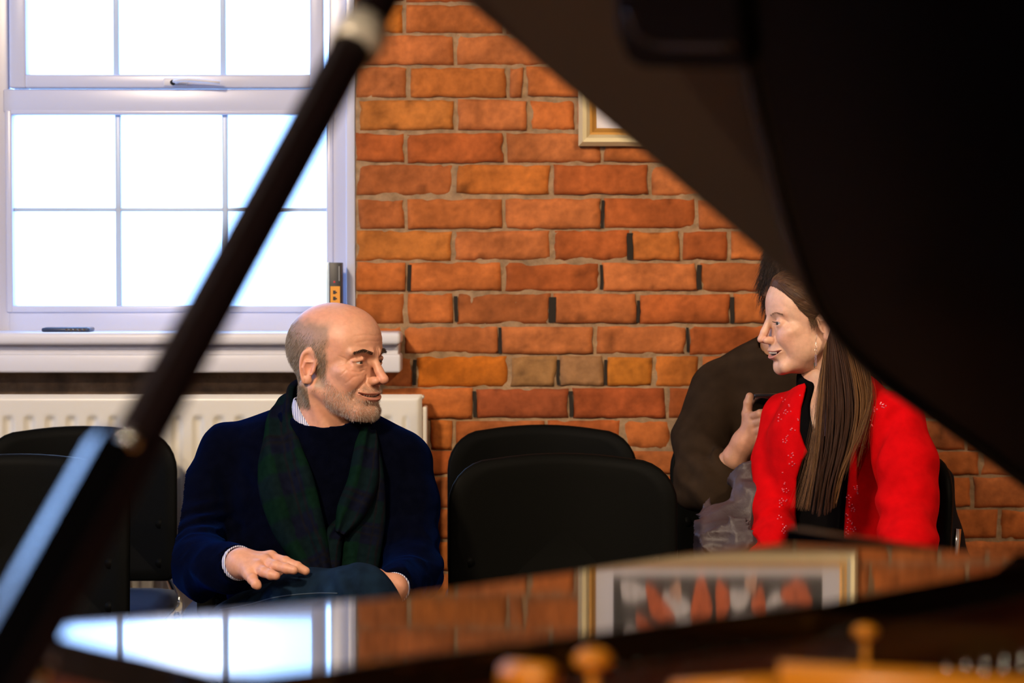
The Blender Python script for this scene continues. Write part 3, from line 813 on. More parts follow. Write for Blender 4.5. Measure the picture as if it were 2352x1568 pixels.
# ================================================================== stacking chairs
def rounded_outline(w, h, r_top, r_bot, bow=0.008, n=8):
    """closed outline in (x, z); top edge bows up a little"""
    pts = []
    def arc(cx, cz, r, a0, a1):
        for t in np.linspace(a0, a1, n): pts.append((cx + r * math.cos(t), cz + r * math.sin(t)))
    arc(w / 2 - r_bot, r_bot, r_bot, -math.pi / 2, 0)
    arc(w / 2 - r_top, h - r_top, r_top, 0, math.pi / 2)
    for t in np.linspace(-1, 1, 9)[1:-1]: pts.append((-t * (w / 2 - r_top), h + bow * (1 - t * t)))
    arc(-w / 2 + r_top, h - r_top, r_top, math.pi / 2, math.pi)
    arc(-w / 2 + r_bot, r_bot, r_bot, math.pi, 1.5 * math.pi)
    return pts
def shell_mesh(outline, yfun, thick, inset=0.006):
    """a shallow dished shell: rings shrink towards the middle, front and back"""
    P = np.array(outline); c = P.mean(0)
    n = len(P)
    V = []
    def ringv(s, y): 
        for p in P:
            q = c + (p - c) * s
            V.append((q[0], yfun(q[0], q[1]) + y, q[1]))
    levels = [(0.0001, thick / 2)] + [(q, thick / 2) for q in (0.12, 0.25, 0.4, 0.55, 0.7)] + [(0.85, thick / 2), (0.965, thick * 0.42), (0.992, thick * 0.2), (1.0, 0), (0.992, -thick * 0.2), (0.965, -thick * 0.42), (0.85, -thick / 2)] + [(q, -thick / 2) for q in (0.7, 0.55, 0.4, 0.25, 0.12)] + [(0.0001, -thick / 2)]
    for s, y in levels: ringv(s, y)
    Fc = [[r * n + k, r * n + (k + 1) % n, (r + 1) * n + (k + 1) % n, (r + 1) * n + k] for r in range(len(levels) - 1) for k in range(n)]
    return V, Fc
def make_chair():
    """origin on the floor under the middle of the backrest, chair faces -Y"""
    root = empty('stacking_chair')
    tilt = 0.10
    yb = lambda x, z: -0.055 * (x / 0.225) ** 2 * 1.0 + 0.10 * (z) * 0.6
    V, Fc = shell_mesh(rounded_outline(0.45, 0.325, 0.085, 0.03, 0.010), yb, 0.026)
    V = np.array(V); V[:, 2] += 0.475; V[:, 1] -= 0.03
    MB().add(V, Fc).build('backrest', M['shell'], root)
    for sx_ in (-1, 1):
        for z in (0.515, 0.60):
            mb = MB()
            c_ = np.array([sx_ * 0.185, 0, z]); c_[1] = yb(c_[0], z - 0.475) - 0.03 - 0.013
            mb.tube([c_ + (0, 0.002, 0), c_ + (0, -0.0012, 0)], 0.011, seg=14)
            mb.build('screw_cover', M['shell'], root)
    # seat: padded slab
    o = rounded_outline(0.46, 0.42, 0.05, 0.06, 0.0)
    V, Fc = shell_mesh(o, lambda x, z: 0.0, 0.05)
    V = np.array(V); V = np.stack([V[:, 0], -V[:, 2] + 0.0 - 0.05, V[:, 1] + 0.445 - 0.012 * (np.abs(V[:, 2] - 0.21) / 0.21) ** 2], 1)
    MB().add(V, [f[::-1] for f in Fc]).build('seat', M['seat'], root)
    V2 = V.copy(); V2[:, 0] *= 0.985; V2[:, 1] = -0.26 + (V2[:, 1] + 0.26) * 0.985; V2[:, 2] = 0.418 + (V2[:, 2] - 0.445) * 0.35
    MB().add(V2, [f[::-1] for f in Fc]).build('seat_shell', M['shell'], root)
    for sx_ in (-1, 1):
        x = sx_ * 0.235
        mb = MB(); mb.tube(spline([(x, -0.44, 0.0), (x * 0.98, -0.40, 0.22), (x * 0.96, -0.36, 0.40), (x * 0.95, -0.30, 0.412)], 14), 0.011, seg=10, sx=1.3, sy=0.75)
        mb.build('front_leg', M['chrome'], root)
        mb = MB(); mb.tube(spline([(x, 0.06, 0.0), (x * 0.98, -0.02, 0.22), (x * 0.96, -0.08, 0.36), (x * 0.95, -0.14, 0.412)], 14), 0.011, seg=10, sx=1.3, sy=0.75)
        mb.build('rear_leg', M['chrome'], root)
        mb = MB(); mb.tube(spline([(x * 0.95, -0.33, 0.408), (x * 0.95, -0.12, 0.408), (x * 0.95, -0.03, 0.42), (x * 0.82, -0.035, 0.50), (x * 0.80, -0.015, 0.66)], 18), 0.010, seg=10, sx=1.3, sy=0.7)
        mb.build('back_support', M['chrome'], root)
    for yy in (-0.36, -0.10):
        mb = MB(); mb.tube([(-0.225, yy, 0.40), (0.225, yy, 0.40)], 0.009); mb.build('cross_bar', M['chrome'], root)
    return root
def copy_tree(o, parent=None):
    c = o.copy(); col.objects.link(c)
    if parent is not None: c.parent = parent
    for ch in list(o.children): copy_tree(ch, c)
    return c
def chair_x(px, Y): return W(px, 1200, Y)[0]
CH = [  # (px of the middle, Y of the backrest, yaw, width factor, label)
    (1291, 4.80, 0.0, 1.0, 'empty black stacking chair in the front row between the man and the woman'),
    (52, 4.78, 0.0, 1.0, 'empty black stacking chair nearest the left edge of the front row'),
    (722, 4.82, 0.0, 1.0, 'black stacking chair the man in the navy jumper sits on'),
    (2065, 4.93, -0.95, 0.95, 'black stacking chair the woman in the red cardigan sits on'),
    (1245, 5.43, 0.0, 0.94, 'empty black stacking chair against the brick wall behind the empty front chair'),
    (195, 5.39, 0.0, 0.96, 'black stacking chair with blue seat in front of the radiator, left of the man'),
    (692, 5.39, 0.0, 0.94, 'black stacking chair in front of the radiator hidden behind the man'),
    (1752, 5.43, 0.0, 0.95, 'black stacking chair at the wall holding the person in brown')]
proto = make_chair()
for i, (px, Y, yaw, wf, lab) in enumerate(CH):
    o = proto if i == 0 else copy_tree(proto)
    o.location = (chair_x(px, Y), Y, 0); o.rotation_euler = (0, 0, yaw); o.scale = (wf, 1, 1)
    if Y > 5.2: o.scale = (wf, 0.9, 1.015)
    tag(o, lab, 'chair', 'stacking chairs')
# ================================================================== grand piano (seen across its open lid)
kx = np.array([-0.8, -0.6, 0.0])             # along the keyboard, towards the treble (image left, nearer)
sp = np.array([0.6, -0.8, 0.0])              # from the keyboard towards the tail (image right, nearer)
zz = np.array([0.0, 0.0, 1.0])
A0 = W(2352, 1100, 2.0)                      # a point of the lid's front edge close to the hinge
B0 = np.array(ray(1050, 0)); 
LT = math.radians(32.0)
lu = kx * math.cos(LT) + zz * math.sin(LT)   # up the lid
ln = np.cross(lu, sp); ln /= np.linalg.norm(ln)
if ln[2] < 0: ln = -ln
def on_lid(px, py, off=0.0):
    d = ray(px, py); O = np.array([0, 0, CAMZ])
    t = (ln @ (A0 + ln * off - O)) / (ln @ d)
    return O + d * t
piano = empty('grand_piano', (0.35, 1.2, 0.0)); tag(piano, 'glossy black grand piano with its lid propped open in the foreground', 'piano')

# lid: a thick board whose front edge runs up from the hinge; s = distance from the front edge, u = distance up
def LP(u, s, off=0.0): return A0 + lu * u + sp * s + ln * off
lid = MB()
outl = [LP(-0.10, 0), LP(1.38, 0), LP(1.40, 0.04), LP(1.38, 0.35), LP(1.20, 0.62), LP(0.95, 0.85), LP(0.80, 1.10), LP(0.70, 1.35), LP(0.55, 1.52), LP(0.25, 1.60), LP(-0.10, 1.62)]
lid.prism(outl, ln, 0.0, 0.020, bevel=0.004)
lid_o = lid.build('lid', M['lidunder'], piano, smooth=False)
# added black panel in place of a dark reflection on the lid underside
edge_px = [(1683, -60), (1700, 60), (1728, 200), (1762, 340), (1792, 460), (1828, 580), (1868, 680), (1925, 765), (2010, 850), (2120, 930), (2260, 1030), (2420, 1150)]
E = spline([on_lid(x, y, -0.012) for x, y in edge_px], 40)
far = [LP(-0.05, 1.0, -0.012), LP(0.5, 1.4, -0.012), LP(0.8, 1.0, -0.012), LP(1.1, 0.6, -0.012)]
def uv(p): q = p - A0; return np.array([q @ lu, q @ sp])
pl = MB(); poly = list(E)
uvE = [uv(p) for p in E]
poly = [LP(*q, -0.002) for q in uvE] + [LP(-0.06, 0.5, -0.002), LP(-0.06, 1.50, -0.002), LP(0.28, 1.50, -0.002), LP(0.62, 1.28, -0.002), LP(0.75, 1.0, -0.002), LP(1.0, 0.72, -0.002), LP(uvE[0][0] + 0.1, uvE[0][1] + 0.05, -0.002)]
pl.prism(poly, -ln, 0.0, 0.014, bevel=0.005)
pl.build('lid_reflection_panel', M['lacquer_soft'], piano, smooth=False)
# rounded block screwed under the lid (prop socket plate)
blk = [on_lid(x, y, -0.004) for x, y in [(1436, -120), (1446, 20), (1462, 66), (1485, 88), (1520, 98), (1680, 100), (1760, 100), (1740, -120)]]
MB().prism(blk, -ln, 0.0, 0.022, bevel=0.006).build('prop_socket', M['lacquer_soft'], piano, smooth=False)
sb = MB(); sb.tube([on_lid(x, y, -0.024) for x, y in spline([(1446, 20), (1462, 66), (1485, 88), (1520, 98), (1600, 100), (1690, 100)], 20)], 0.0035, seg=10); sb.build('socket_edge', M['lacquer'], piano)
# hinge along the spine
hg = MB(); hg.tube([LP(-0.10, 0.02, -0.01), LP(-0.10, 1.6, -0.01)], 0.007)
hg.build('lid_hinge', M['gold'], piano)

# prop stick
p0 = W(-60, 1700, 1.085); p1 = W(948, -146, 1.585)
p1 = p1 + (p1 - p0) * 0.0
def stick_pt(t): return p0 + (p1 - p0) * t
side = np.cross(p1 - p0, np.array([0, 1.0, 0])); side /= np.linalg.norm(side)
st = MB(); st.tube([stick_pt(t) for t in np.linspace(0.0, 0.99, 8)], 0.0138, seg=8, sx=1.0, sy=0.8, up=side, square=True)
st.build('prop_stick', mat('dark_stained_stick', (0.010, 0.005, 0.006), rough=0.5, spec=0.15), piano, angle=30)
def t_of(py):
    lo_, hi_ = 0.0, 1.0
    for _ in range(40):
        mid = (lo_ + hi_) / 2; q = stick_pt(mid) - np.array([0, 0, CAMZ])
        fwd = q[1] * math.cos(PITCH) - q[2] * math.sin(PITCH); up_ = q[1] * math.sin(PITCH) + q[2] * math.cos(PITCH)
        y = 784 - F * up_ / fwd
        if y > py: lo_ = mid
        else: hi_ = mid
    return (lo_ + hi_) / 2
ta, tb = t_of(112), t_of(62)
fr = MB(); fr.tube([stick_pt(ta) - side * 0.001, stick_pt(tb) - side * 0.001], 0.0165, seg=12, sy=0.9, up=side)
fr.build('prop_ferrule', mat('nickel', (0.90, 0.87, 0.76), rough=0.25, metal=0.1), piano)
# lower brace lying against the stick, rounded, polished
ta, tb = t_of(1720), t_of(1035)
br = MB(); br.tube([stick_pt(t) + side * 0.0100 + np.array([0, -0.012, 0]) for t in np.linspace(ta, tb, 8)], 0.0125, seg=4, up=(-0.758, -0.247, 0.603), square=True)
br.build('prop_brace', M['edge'], piano, smooth=False)
kb = MB(); kc = W(297, 1012, stick_pt(t_of(1012))[1] - 0.014)
bm = bmesh.new(); bmesh.ops.create_uvsphere(bm, u_segments=20, v_segments=12, radius=0.0062)
bmesh.ops.translate(bm, vec=Vector(kc), verts=bm.verts); kb.addbm(bm)
kb.build('prop_screw', M['chrome'], piano)

kb = MB(); bm = bmesh.new(); bmesh.ops.create_uvsphere(bm, u_segments=20, v_segments=12, radius=0.008)
bmesh.ops.translate(bm, vec=Vector(W(95, 1544, 1.27)), verts=bm.verts); kb.addbm(bm); kb.tube([W(95, 1544, 1.27), W(95, 1544, 1.27) - zz * 0.05], 0.004)
kb.build('rim_glint_knob', M['chrome'], piano)  # added knob that stands in for a blue reflection
# music desk shelf: horizontal lacquered board that mirrors window, wall and picture
ZD = 1.2 - 0.2134
def at_z(px, py, z):
    d = ray(px, py); return np.array([0, 0, CAMZ]) + d * ((z - CAMZ) / d[2])
TILT = math.radians(0.45)
far_px = [(118, 1432), (500, 1404), (900, 1372), (1320, 1312), (1600, 1268), (1800, 1246), (2100, 1262), (2500, 1275)]
near_px = [(2500, 1290), (2352, 1302), (2100, 1348), (1900, 1385), (1600, 1422), (1300, 1462), (1000, 1500), (760, 1535), (600, 1552), (480, 1548), (330, 1512), (200, 1484), (128, 1466), (100, 1448)]
outline = [at_z(x, y, ZD) for x, y in far_px] + [at_z(x, y, ZD) for x, y in near_px]
pc = np.array([0, 0, ZD])
ds = MB(); ds.prism(outline, zz, -0.022, 0.0, bevel=0.0025)
desk = ds.build('music_desk', M['desk'], piano, smooth=False)
# apron under the near edge of the desk, down to the iron plate
ap = MB(); nl = spline([at_z(x, y, ZD) for x, y in near_px], 60); c_in = nl.mean(0)
V = []
for i, p in enumerate(nl):
    q = p + (kx * 0 - sp) * 0.006
    for (o_, z_) in ((0, ZD - 0.021), (0, 0.80), (0.012, 0.80), (0.012, ZD - 0.021)): V.append(np.array([q[0], q[1], z_]) - sp * o_)
ap.add(V, [[i * 4 + k, i * 4 + (k + 1) % 4, (i + 1) * 4 + (k + 1) % 4, (i + 1) * 4 + k] for i in range(len(nl) - 1) for k in range(4)])
ap.build('desk_apron', M['redlacquer'], piano, angle=40)
# bead added along the stand-in panel to catch a window glint
eb = MB(); eb.tube([LP(q[0] + 0.0, q[1] + 0.005, -0.012) for q in uvE], 0.009, seg=16); eb.build('lid_glint_bead', M['edge'], piano)
# raised strip behind (front rail of the lid / desk edge) on the right
q0 = W(1812, 1232, 1.95); q1 = W(2420, 1325, 1.80)
rl = MB(); dv = (q1 - q0) / np.linalg.norm(q1 - q0)
rl.tube([q0, q0 + (q1 - q0) * 0.5, q1], 0.0105, seg=4, square=True, sx=1.0, sy=1.0)
rl.build('desk_prop_bar', M['lacquer_soft'], piano, angle=30)

# rim of the case (bentside and cheek): vertical curved wall below the desk level
def rim_pt(k, s, z): return np.array([0.40, 1.95, 0]) + kx * k + sp * s + zz * z
rim_line = [(-0.22, -0.05), (-0.22, 0.6), (-0.22, 1.3), (-0.05, 1.62), (0.30, 1.62), (0.55, 1.42), (0.75, 1.12), (0.98, 0.90), (1.17, 0.66), (1.22, 0.38), (1.22, 0.0)]
# the part of the rim between camera and strings stays below the view: rim top is at 0.93
rc = spline([(a, b, 0) for a, b in rim_line], 60)
V = []; n = len(rc)
nrm = np.gradient(rc, axis=0); nrm /= np.linalg.norm(nrm, axis=1)[:, None]
for i in range(n):
    nx_, ny_ = nrm[i][1], -nrm[i][0]
    for (off, z) in ((0, 0.62), (0, 0.925), (0.004, 0.93), (0.036, 0.93), (0.04, 0.925), (0.04, 0.62)):
        V.append(rim_pt(rc[i][0] + nx_ * off, rc[i][1] + ny_ * off, z))
Fc = [[i * 6 + k, i * 6 + (k + 1) % 6, (i + 1) * 6 + (k + 1) % 6, (i + 1) * 6 + k] for i in range(n - 1) for k in range(6)]
MB().add(V, Fc).build('rim', M['lacquer'], piano, angle=40)
# wooden soundboard and iron plate
def field(ins, z, name, m, th=0.012):
    c0 = np.array([0.5, 0.7, 0])
    pts = [rim_pt(*(c0 + (p - c0) * ins)[:2], z) for p in rc[::2]]
    mb_ = MB(); mb_.prism(pts, zz, 0, th); return mb_.build(name, m, piano, smooth=False)
field(0.97, 0.80, 'soundboard', mat('spruce_board', (0.55, 0.30, 0.12), rough=0.4, coat=0.4, var=(12, 0.2)))
# plate: pin field just below and in front of the desk, hitch rail and struts
def kp(k, s, z): return at_z(1300, 1462, ZD) * np.array([1, 1, 0]) + kx * k + sp * s + zz * z
pm = MB()
ax = [kp(-0.62, 0.012, 0), kp(0.50, 0.012, 0), kp(0.50, 0.17, 0), kp(-0.62, 0.17, 0)]
pm.prism(ax, zz, 0.895, 0.915, bevel=0.004)
pm.build('iron_plate', M['gold'], piano, angle=35)
# nose bars of the plate that catch the lamp
for name, (xa, ya), (xb, yb_), Yd, r_ in [('plate_bar', (1165, 1552), (1262, 1560), 1.28, 0.0085), ('plate_bar', (1788, 1560), (2500, 1600), 1.31, 0.0100), ('plate_bar', (1545, 1590), (1790, 1574), 1.30, 0.006)]:
    a_ = W(xa, ya, Yd); b_ = W(xb, yb_, Yd - 0.02)
    mb = MB(); mb.tube([a_, (a_ + b_) / 2, b_], r_, seg=8, sy=0.9); mb.build(name, M['gold'], piano)
    mb = MB()
for (x, y, Yd, r_) in [(1362, 1514, 1.33, 0.0110), (1988, 1450, 1.47, 0.008), (1245, 1548, 1.29, 0.010)]:
    bm = bmesh.new(); bmesh.ops.create_uvsphere(bm, u_segments=16, v_segments=10, radius=r_)
    for v in bm.verts: v.co.z *= 0.6
    bmesh.ops.translate(bm, vec=Vector(W(x, y, Yd)), verts=bm.verts)
    mb = MB(); mb.addbm(bm)
    c_ = W(x, y, Yd); mb.tube([c_, c_ - zz * (c_[2] - 0.80)], r_ * 0.25, seg=8)
    mb.build('plate_bolt', M['gold'], piano)
for k in range(5):
    kk = -0.5 + k * 0.25
    st_ = MB(); st_.tube([kp(kk, 0.16, 0.915), kp(kk * 0.7 , 0.9, 0.90)], 0.012, seg=8); st_.build('plate_strut', M['gold'], piano)
# tuning pins in rows and strings: a photo shows a blurred row of them
npin = 0
pin_me = None
for row in range(2):
    for k in range(26):
        kk = -0.40 + k * 0.0175 + row * 0.008
        base = kp(kk, 0.03 + row * 0.022, 0.912)
        if pin_me is None:
            mb = MB(); mb.tube([(0, 0, 0), (0, 0, 0.026)], 0.0033, seg=8).tube([(0, 0, 0.025), (0, 0, 0.036)], 0.0026, seg=4, square=True)
            o = mb.build('tuning_pin', M['steel'], piano); pin_me = o.data
            o.matrix_parent_inverse = Matrix.Translation(-Vector(piano.location)); o.location = base
        else:
            o = bpy.data.objects.new('tuning_pin', pin_me); col.objects.link(o); o.parent = piano
            o.matrix_parent_inverse = Matrix.Translation(-Vector(piano.location)); o.location = base
        npin += 1
sm = MB()
for k in range(60):
    kk = -0.55 + k * 0.0175
    sm.tube([kp(kk, 0.05, 0.93), kp(kk * 0.8, 0.95, 0.905)], 0.0006, seg=4)
so_ = sm.build('strings', M['copper'], piano); so_['kind'] = 'stuff'
# case underside, legs, keyboard block: simple but real, below the view
mb = MB(); field(0.985, 0.60, 'case_bottom', M['lacquer'], 0.02)
key = MB(); kpoly = [rim_pt(-0.26, -0.34, 0), rim_pt(1.26, -0.34, 0), rim_pt(1.26, -0.02, 0), rim_pt(-0.26, -0.02, 0)]
key.prism(kpoly, zz, 0.60, 0.74, bevel=0.006); key.build('key_bed', M['lacquer'], piano, angle=35)
for (a_, b_) in ((-0.16, -0.15), (1.14, -0.15), (0.15, 1.45)):
    c_ = rim_pt(a_, b_, 0)
    mb = MB(); mb.tube([c_ + zz * 0.0, c_ + zz * 0.06, c_ + zz * 0.10, c_ + zz * 0.60], [0.035, 0.03, 0.045, 0.07], seg=4, square=True)
    mb.build('leg', M['lacquer'], piano, angle=30)
# ================================================================== people
def head_frame(center, yaw, pitch, roll, scale):
    """local axes: x = the person's left, y = face forward, z = up (centimetres); yaw 0 looks at the camera (-Y)"""
    f = Matrix.Rotation(yaw, 3, 'Z') @ Matrix(((1, 0, 0), (0, -1, 0), (0, 0, 1)))     # maps local to world (mirror fixed below)
    # local (x left, y fwd, z up) is left handed against (X, -Y, Z): keep x sign so that left stays left
    R0 = np.array(Matrix.Rotation(yaw, 3, 'Z'))
    Rp = np.array(Matrix.Rotation(pitch, 3, 'X'))        # + pitch looks down
    Rr = np.array(Matrix.Rotation(roll, 3, 'Y'))
    Fl = np.diag([1.0, -1.0, 1.0])
    A = R0 @ Rr @ Rp @ Fl * (scale * 0.01)
    Ai = np.linalg.inv(A)
    c = np.array(center, float)
    to_l = lambda P: (P - c) @ Ai.T
    to_w = lambda Q: np.asarray(Q, float) @ A.T + c
    return to_l, to_w, A

def mir(P):
    Q = P.copy(); Q[:, 0] = np.abs(Q[:, 0]); return Q

ZM = -5.25
def surf(X): return 8.0 * np.arctan2(X[:, 0], np.maximum(X[:, 1], 0.01)), X[:, 2]
def line2(s, z, pts):
    d = None
    p = np.array(pts, float)
    for i in range(len(p) - 1):
        a, b = p[i], p[i + 1]; ab = b - a
        t = np.clip(((s - a[0]) * ab[0] + (z - a[1]) * ab[1]) / (ab @ ab), 0, 1)
        e = np.hypot(s - a[0] - t * ab[0], z - a[1] - t * ab[1])
        d = e if d is None else np.minimum(d, e)
    return d
def gs(d, w): return np.exp(-(d / w) ** 2)
def mouth_lines(smile):
    sc, zc = 2.6 + 0.55 * smile, ZM + 0.75 * smile
    return [(0, ZM - 0.05), (sc * 0.5, ZM + 0.05 * smile), (sc * 0.8, ZM + 0.32 * smile), (sc, zc)], sc, zc

def head_sdf(Q, male=True, smile=0.6, mouth_open=0.3):
    """Q in local centimetres; returns cm"""
    X = mir(Q)
    s, z = surf(X)
    d = sd_ell(Q, (0, -0.3, 4.1), (7.4, 9.6, 8.0))
    d = smin(d, sd_ell(Q, (0, 3.3, 5.0), (6.3, 6.2 if male else 6.1, 6.2)), 1.2)
    d = smin(d, sd_ell(Q, (0, 2.8, -2.4), (5.9, 6.1, 7.2)), 1.5)
    jw = 5.4 if male else 4.7
    d = smin(d, sd_cone(X, (jw, -0.2, -4.0), (2.2, 7.0, -8.3 if male else -8.0), 1.5, 1.9 if male else 1.6), 1.6)
    d = smin(d, sd_ball(Q, (0, 7.7 if male else 7.5, -8.3), 2.1 if male else 1.7), 1.2)
    # cheek bones and the flesh a smile lifts
    d = smin(d, sd_ell(X, (4.5, 5.7, -0.7), (1.7, 1.9, 1.4)), 1.4)
    d = smin(d, sd_ell(X, (3.3, 6.9, -2.4 + 0.4 * smile), (1.9, 1.7, 1.9)), 1.5)
    if not male:
        d = smin(d, sd_ell(X, (3.9, 3.6, -3.6), (2.1, 3.4, 3.2)), 1.4)
        d = smin(d, sd_ell(Q, (0, 3.6, -7.6), (3.4, 3.4, 2.2)), 1.6)
    # brow
    if male: d = smin(d, sd_cone(X, (1.0, 9.2, 2.9), (4.5, 7.3, 3.0), 0.85, 0.75), 0.8)
    else: d = smin(d, sd_cone(X, (1.2, 8.4, 3.3), (4.4, 6.9, 3.4), 0.8, 0.7), 0.9)
    d = ssub(d, sd_ball(X, (9.3, 4.6, 3.2), 2.4), 1.4)
    d = ssub(d, sd_ell(X, (3.0, 10.0, 1.35), (1.9, 2.2, 1.2)), 0.8)
    # lids
    eye = np.array([3.1, 7.35, 1.15])
    d = smin(d, sd_ball(X, eye, 1.42), 0.35)
    d = smin(d, sd_cone(X, (2.0, 8.0, 0.0), (4.2, 7.2, 0.1), 0.40, 0.35), 0.7)
    d = ssub(d, sd_ell(X, (3.15, 8.9, 1.10), (1.25, 1.6, 0.24 if male else 0.33)), 0.08)
    if male:                                       # heavy upper lid
        d = smin(d, sd_chain(X, [(1.8, 8.35, 1.75), (3.2, 8.75, 1.85), (4.6, 7.7, 1.45)], [0.28, 0.36, 0.30], 0.2), 0.3)
    d = d + 0.10 * gs(line2(s, z, [(1.6, 1.6), (3.0, 2.0), (4.6, 1.7), (5.2, 1.1)]), 0.16)
    # nose
    tip = (0, 11.5 if male else 11.35, -2.05)
    d = smin(d, sd_cone(Q, (0, 8.9, 2.4), (0, 10.5, -0.6), 0.72, 0.80), 0.9)
    d = smin(d, sd_cone(Q, (0, 10.3, -0.4), tip, 0.72, 0.98 if male else 0.80), 0.5)
    d = smin(d, sd_ell(X, (1.10, 10.0, -2.35), (0.80, 1.25, 0.80)), 0.35)
    d = ssub(d, sd_ell(X, (0.60, 10.6, -3.1), (0.38, 0.75, 0.45)), 0.25)
    d = d + 0.22 * gs(line2(s, z, [(1.55, -1.5), (1.75, -2.4), (1.5, -3.1)]), 0.22) * (Q[:, 1] > 7)
    # muzzle and lips
    d = smin(d, sd_ell(Q, (0, 7.8, -5.0), (3.0, 2.1, 2.3)), 1.2)
    ml, sc, zc = mouth_lines(smile)
    front = (Q[:, 1] > 5)
    bulge = 0.26 * gs(line2(s, z, [(0, ZM + 0.42), (0.45, ZM + 0.52), (sc * 0.6, ZM + 0.40 + 0.15 * smile), (sc * 0.95, zc + 0.08)]), 0.36)
    op = mouth_open
    bulge = bulge + (0.32 if male else 0.42) * gs(line2(s, z, [(0, ZM - 0.60 - op * 0.5), (sc * 0.5, ZM - 0.50 - op * 0.4), (sc * 0.92, zc - 0.18)]), 0.40)
    d = d - bulge * front
    h = 0.13 + (0.52 if male else 0.66) * op * np.clip(1 - (s / (sc * 0.95)) ** 2, 0, 1)
    line_z = np.interp(s, [m[0] for m in ml], [m[1] for m in ml])
    slit = gs(line2(s, z + 0.18 * op * np.clip(1 - (s / sc) ** 2, 0, 1), ml), h)
    d = d + np.where(slit > 0.001, (0.35 + 0.85 * min(op * 2, 1)) * slit ** 1.5, 0) * front
    # smile lines, corner dimples, chin crease, philtrum
    d = d + (0.30 if male else 0.16) * smile * gs(line2(s, z, [(1.7, -2.2), (2.9, -3.3), (sc + 0.75, ZM + 0.5), (sc + 0.85, ZM - 0.6)]), 0.32) * front
    d = d + 0.25 * gs(line2(s, z, [(0, -6.95), (1.3, -6.9)]), 0.55) * front
    d = d + 0.10 * gs(line2(s, z, [(0, -3.3), (0, -4.4)]), 0.3) * front
    if male:
        for (pts, w, a) in (([(4.6, 1.2), (5.6, 1.9), (6.6, 2.3)], .13, .10), ([(4.6, .8), (5.8, .8), (7.0, .5)], .13, .10), ([(4.5, .3), (5.6, -.4), (6.4, -1.3)], .14, .10),
                            ([(2.0, -.35), (3.2, -.75), (4.6, -.5), (5.3, .1)], .16, .12), ([(3.2, -1.3), (4.4, -1.6), (5.4, -2.8)], .2, .08),
                            ([(0, 5.0), (2, 5.2), (4, 4.8)], .16, .06), ([(0, 6.1), (2.5, 6.3), (4.2, 6.0)], .16, .05), ([(0.5, 2.6), (0.55, 3.6)], .15, .12)):
            d = d + a * gs(line2(s, z, pts), w) * front
    # neck
    if male:
        d = smin(d, sd_cone(Q, (0, -1.9, -3.0), (0, -2.6, -19), 5.0, 5.6), 1.6)
        d = smin(d, sd_cone(X, (6.0, -2.5, -3.5), (1.6, 3.0, -17), 1.1, 1.0), 1.2)
        d = smin(d, sd_ball(Q, (0, 3.3, -12.3), 1.1), 1.2)
    else:
        d = smin(d, sd_cone(Q, (0, -2.2, -3.0), (0, -4.0, -19), 4.3, 4.8), 1.6)
        d = smin(d, sd_cone(X, (5.6, -2.5, -3.5), (1.4, 0.4, -17), 0.9, 0.9), 1.2)
    d = smin(d, ear_sdf(X), 0.35)
    return d

def ear_sdf(X):
    c = np.array([7.25, -0.9, 0.2])
    ca, sa = math.cos(0.45), math.sin(0.45)          # flares outwards towards the back
    q = X - c
    u = q[:, 0] * ca + q[:, 1] * sa                   # out of the ear plane
    v = -q[:, 0] * sa + q[:, 1] * ca                  # forward in the plane
    tl = 0.18; v, zz_ = v * math.cos(tl) - q[:, 2] * math.sin(tl), v * math.sin(tl) + q[:, 2] * math.cos(tl)
    E = np.stack([u, v, zz_], 1)
    wr = 1.75 - 0.16 * (1.5 - zz_).clip(-3, 4)        # narrower towards the lobe
    k = np.sqrt((v / np.maximum(wr, 0.6)) ** 2 + ((zz_) / 3.15) ** 2)
    plate = np.maximum((k - 1) * 1.6, np.abs(u) - 0.32)
    rimd = np.sqrt(((k - 0.90) * 1.7) ** 2 + (u - 0.28) ** 2) - 0.33
    rimd = np.where((zz_ > -1.6) | (v < 0), rimd, plate)
    d = smin(plate, rimd, 0.25)
    d = ssub(d, sd_ell(E, (0.75, 0.35, -0.35), (0.75, 0.85, 1.25)), 0.25)      # concha
    d = ssub(d, sd_ell(E, (0.62, -0.35, 1.55), (0.42, 0.65, 0.75)), 0.25)      # upper hollow
    d = smin(d, sd_chain(E, [(0.32, 0.9, 1.0), (0.35, -0.5, 0.75), (0.35, -0.75, -0.4), (0.30, -0.1, -1.5)], [0.2, 0.22, 0.22, 0.22], 0.2), 0.2)
    d = smin(d, sd_ell(E, (0.25, 1.25, -0.5), (0.35, 0.4, 0.6)), 0.2)          # tragus
    d = smin(d, sd_ell(E, (0.05, 0.45, -2.55), (0.45, 0.85, 0.85)), 0.3)       # lobe
    return d

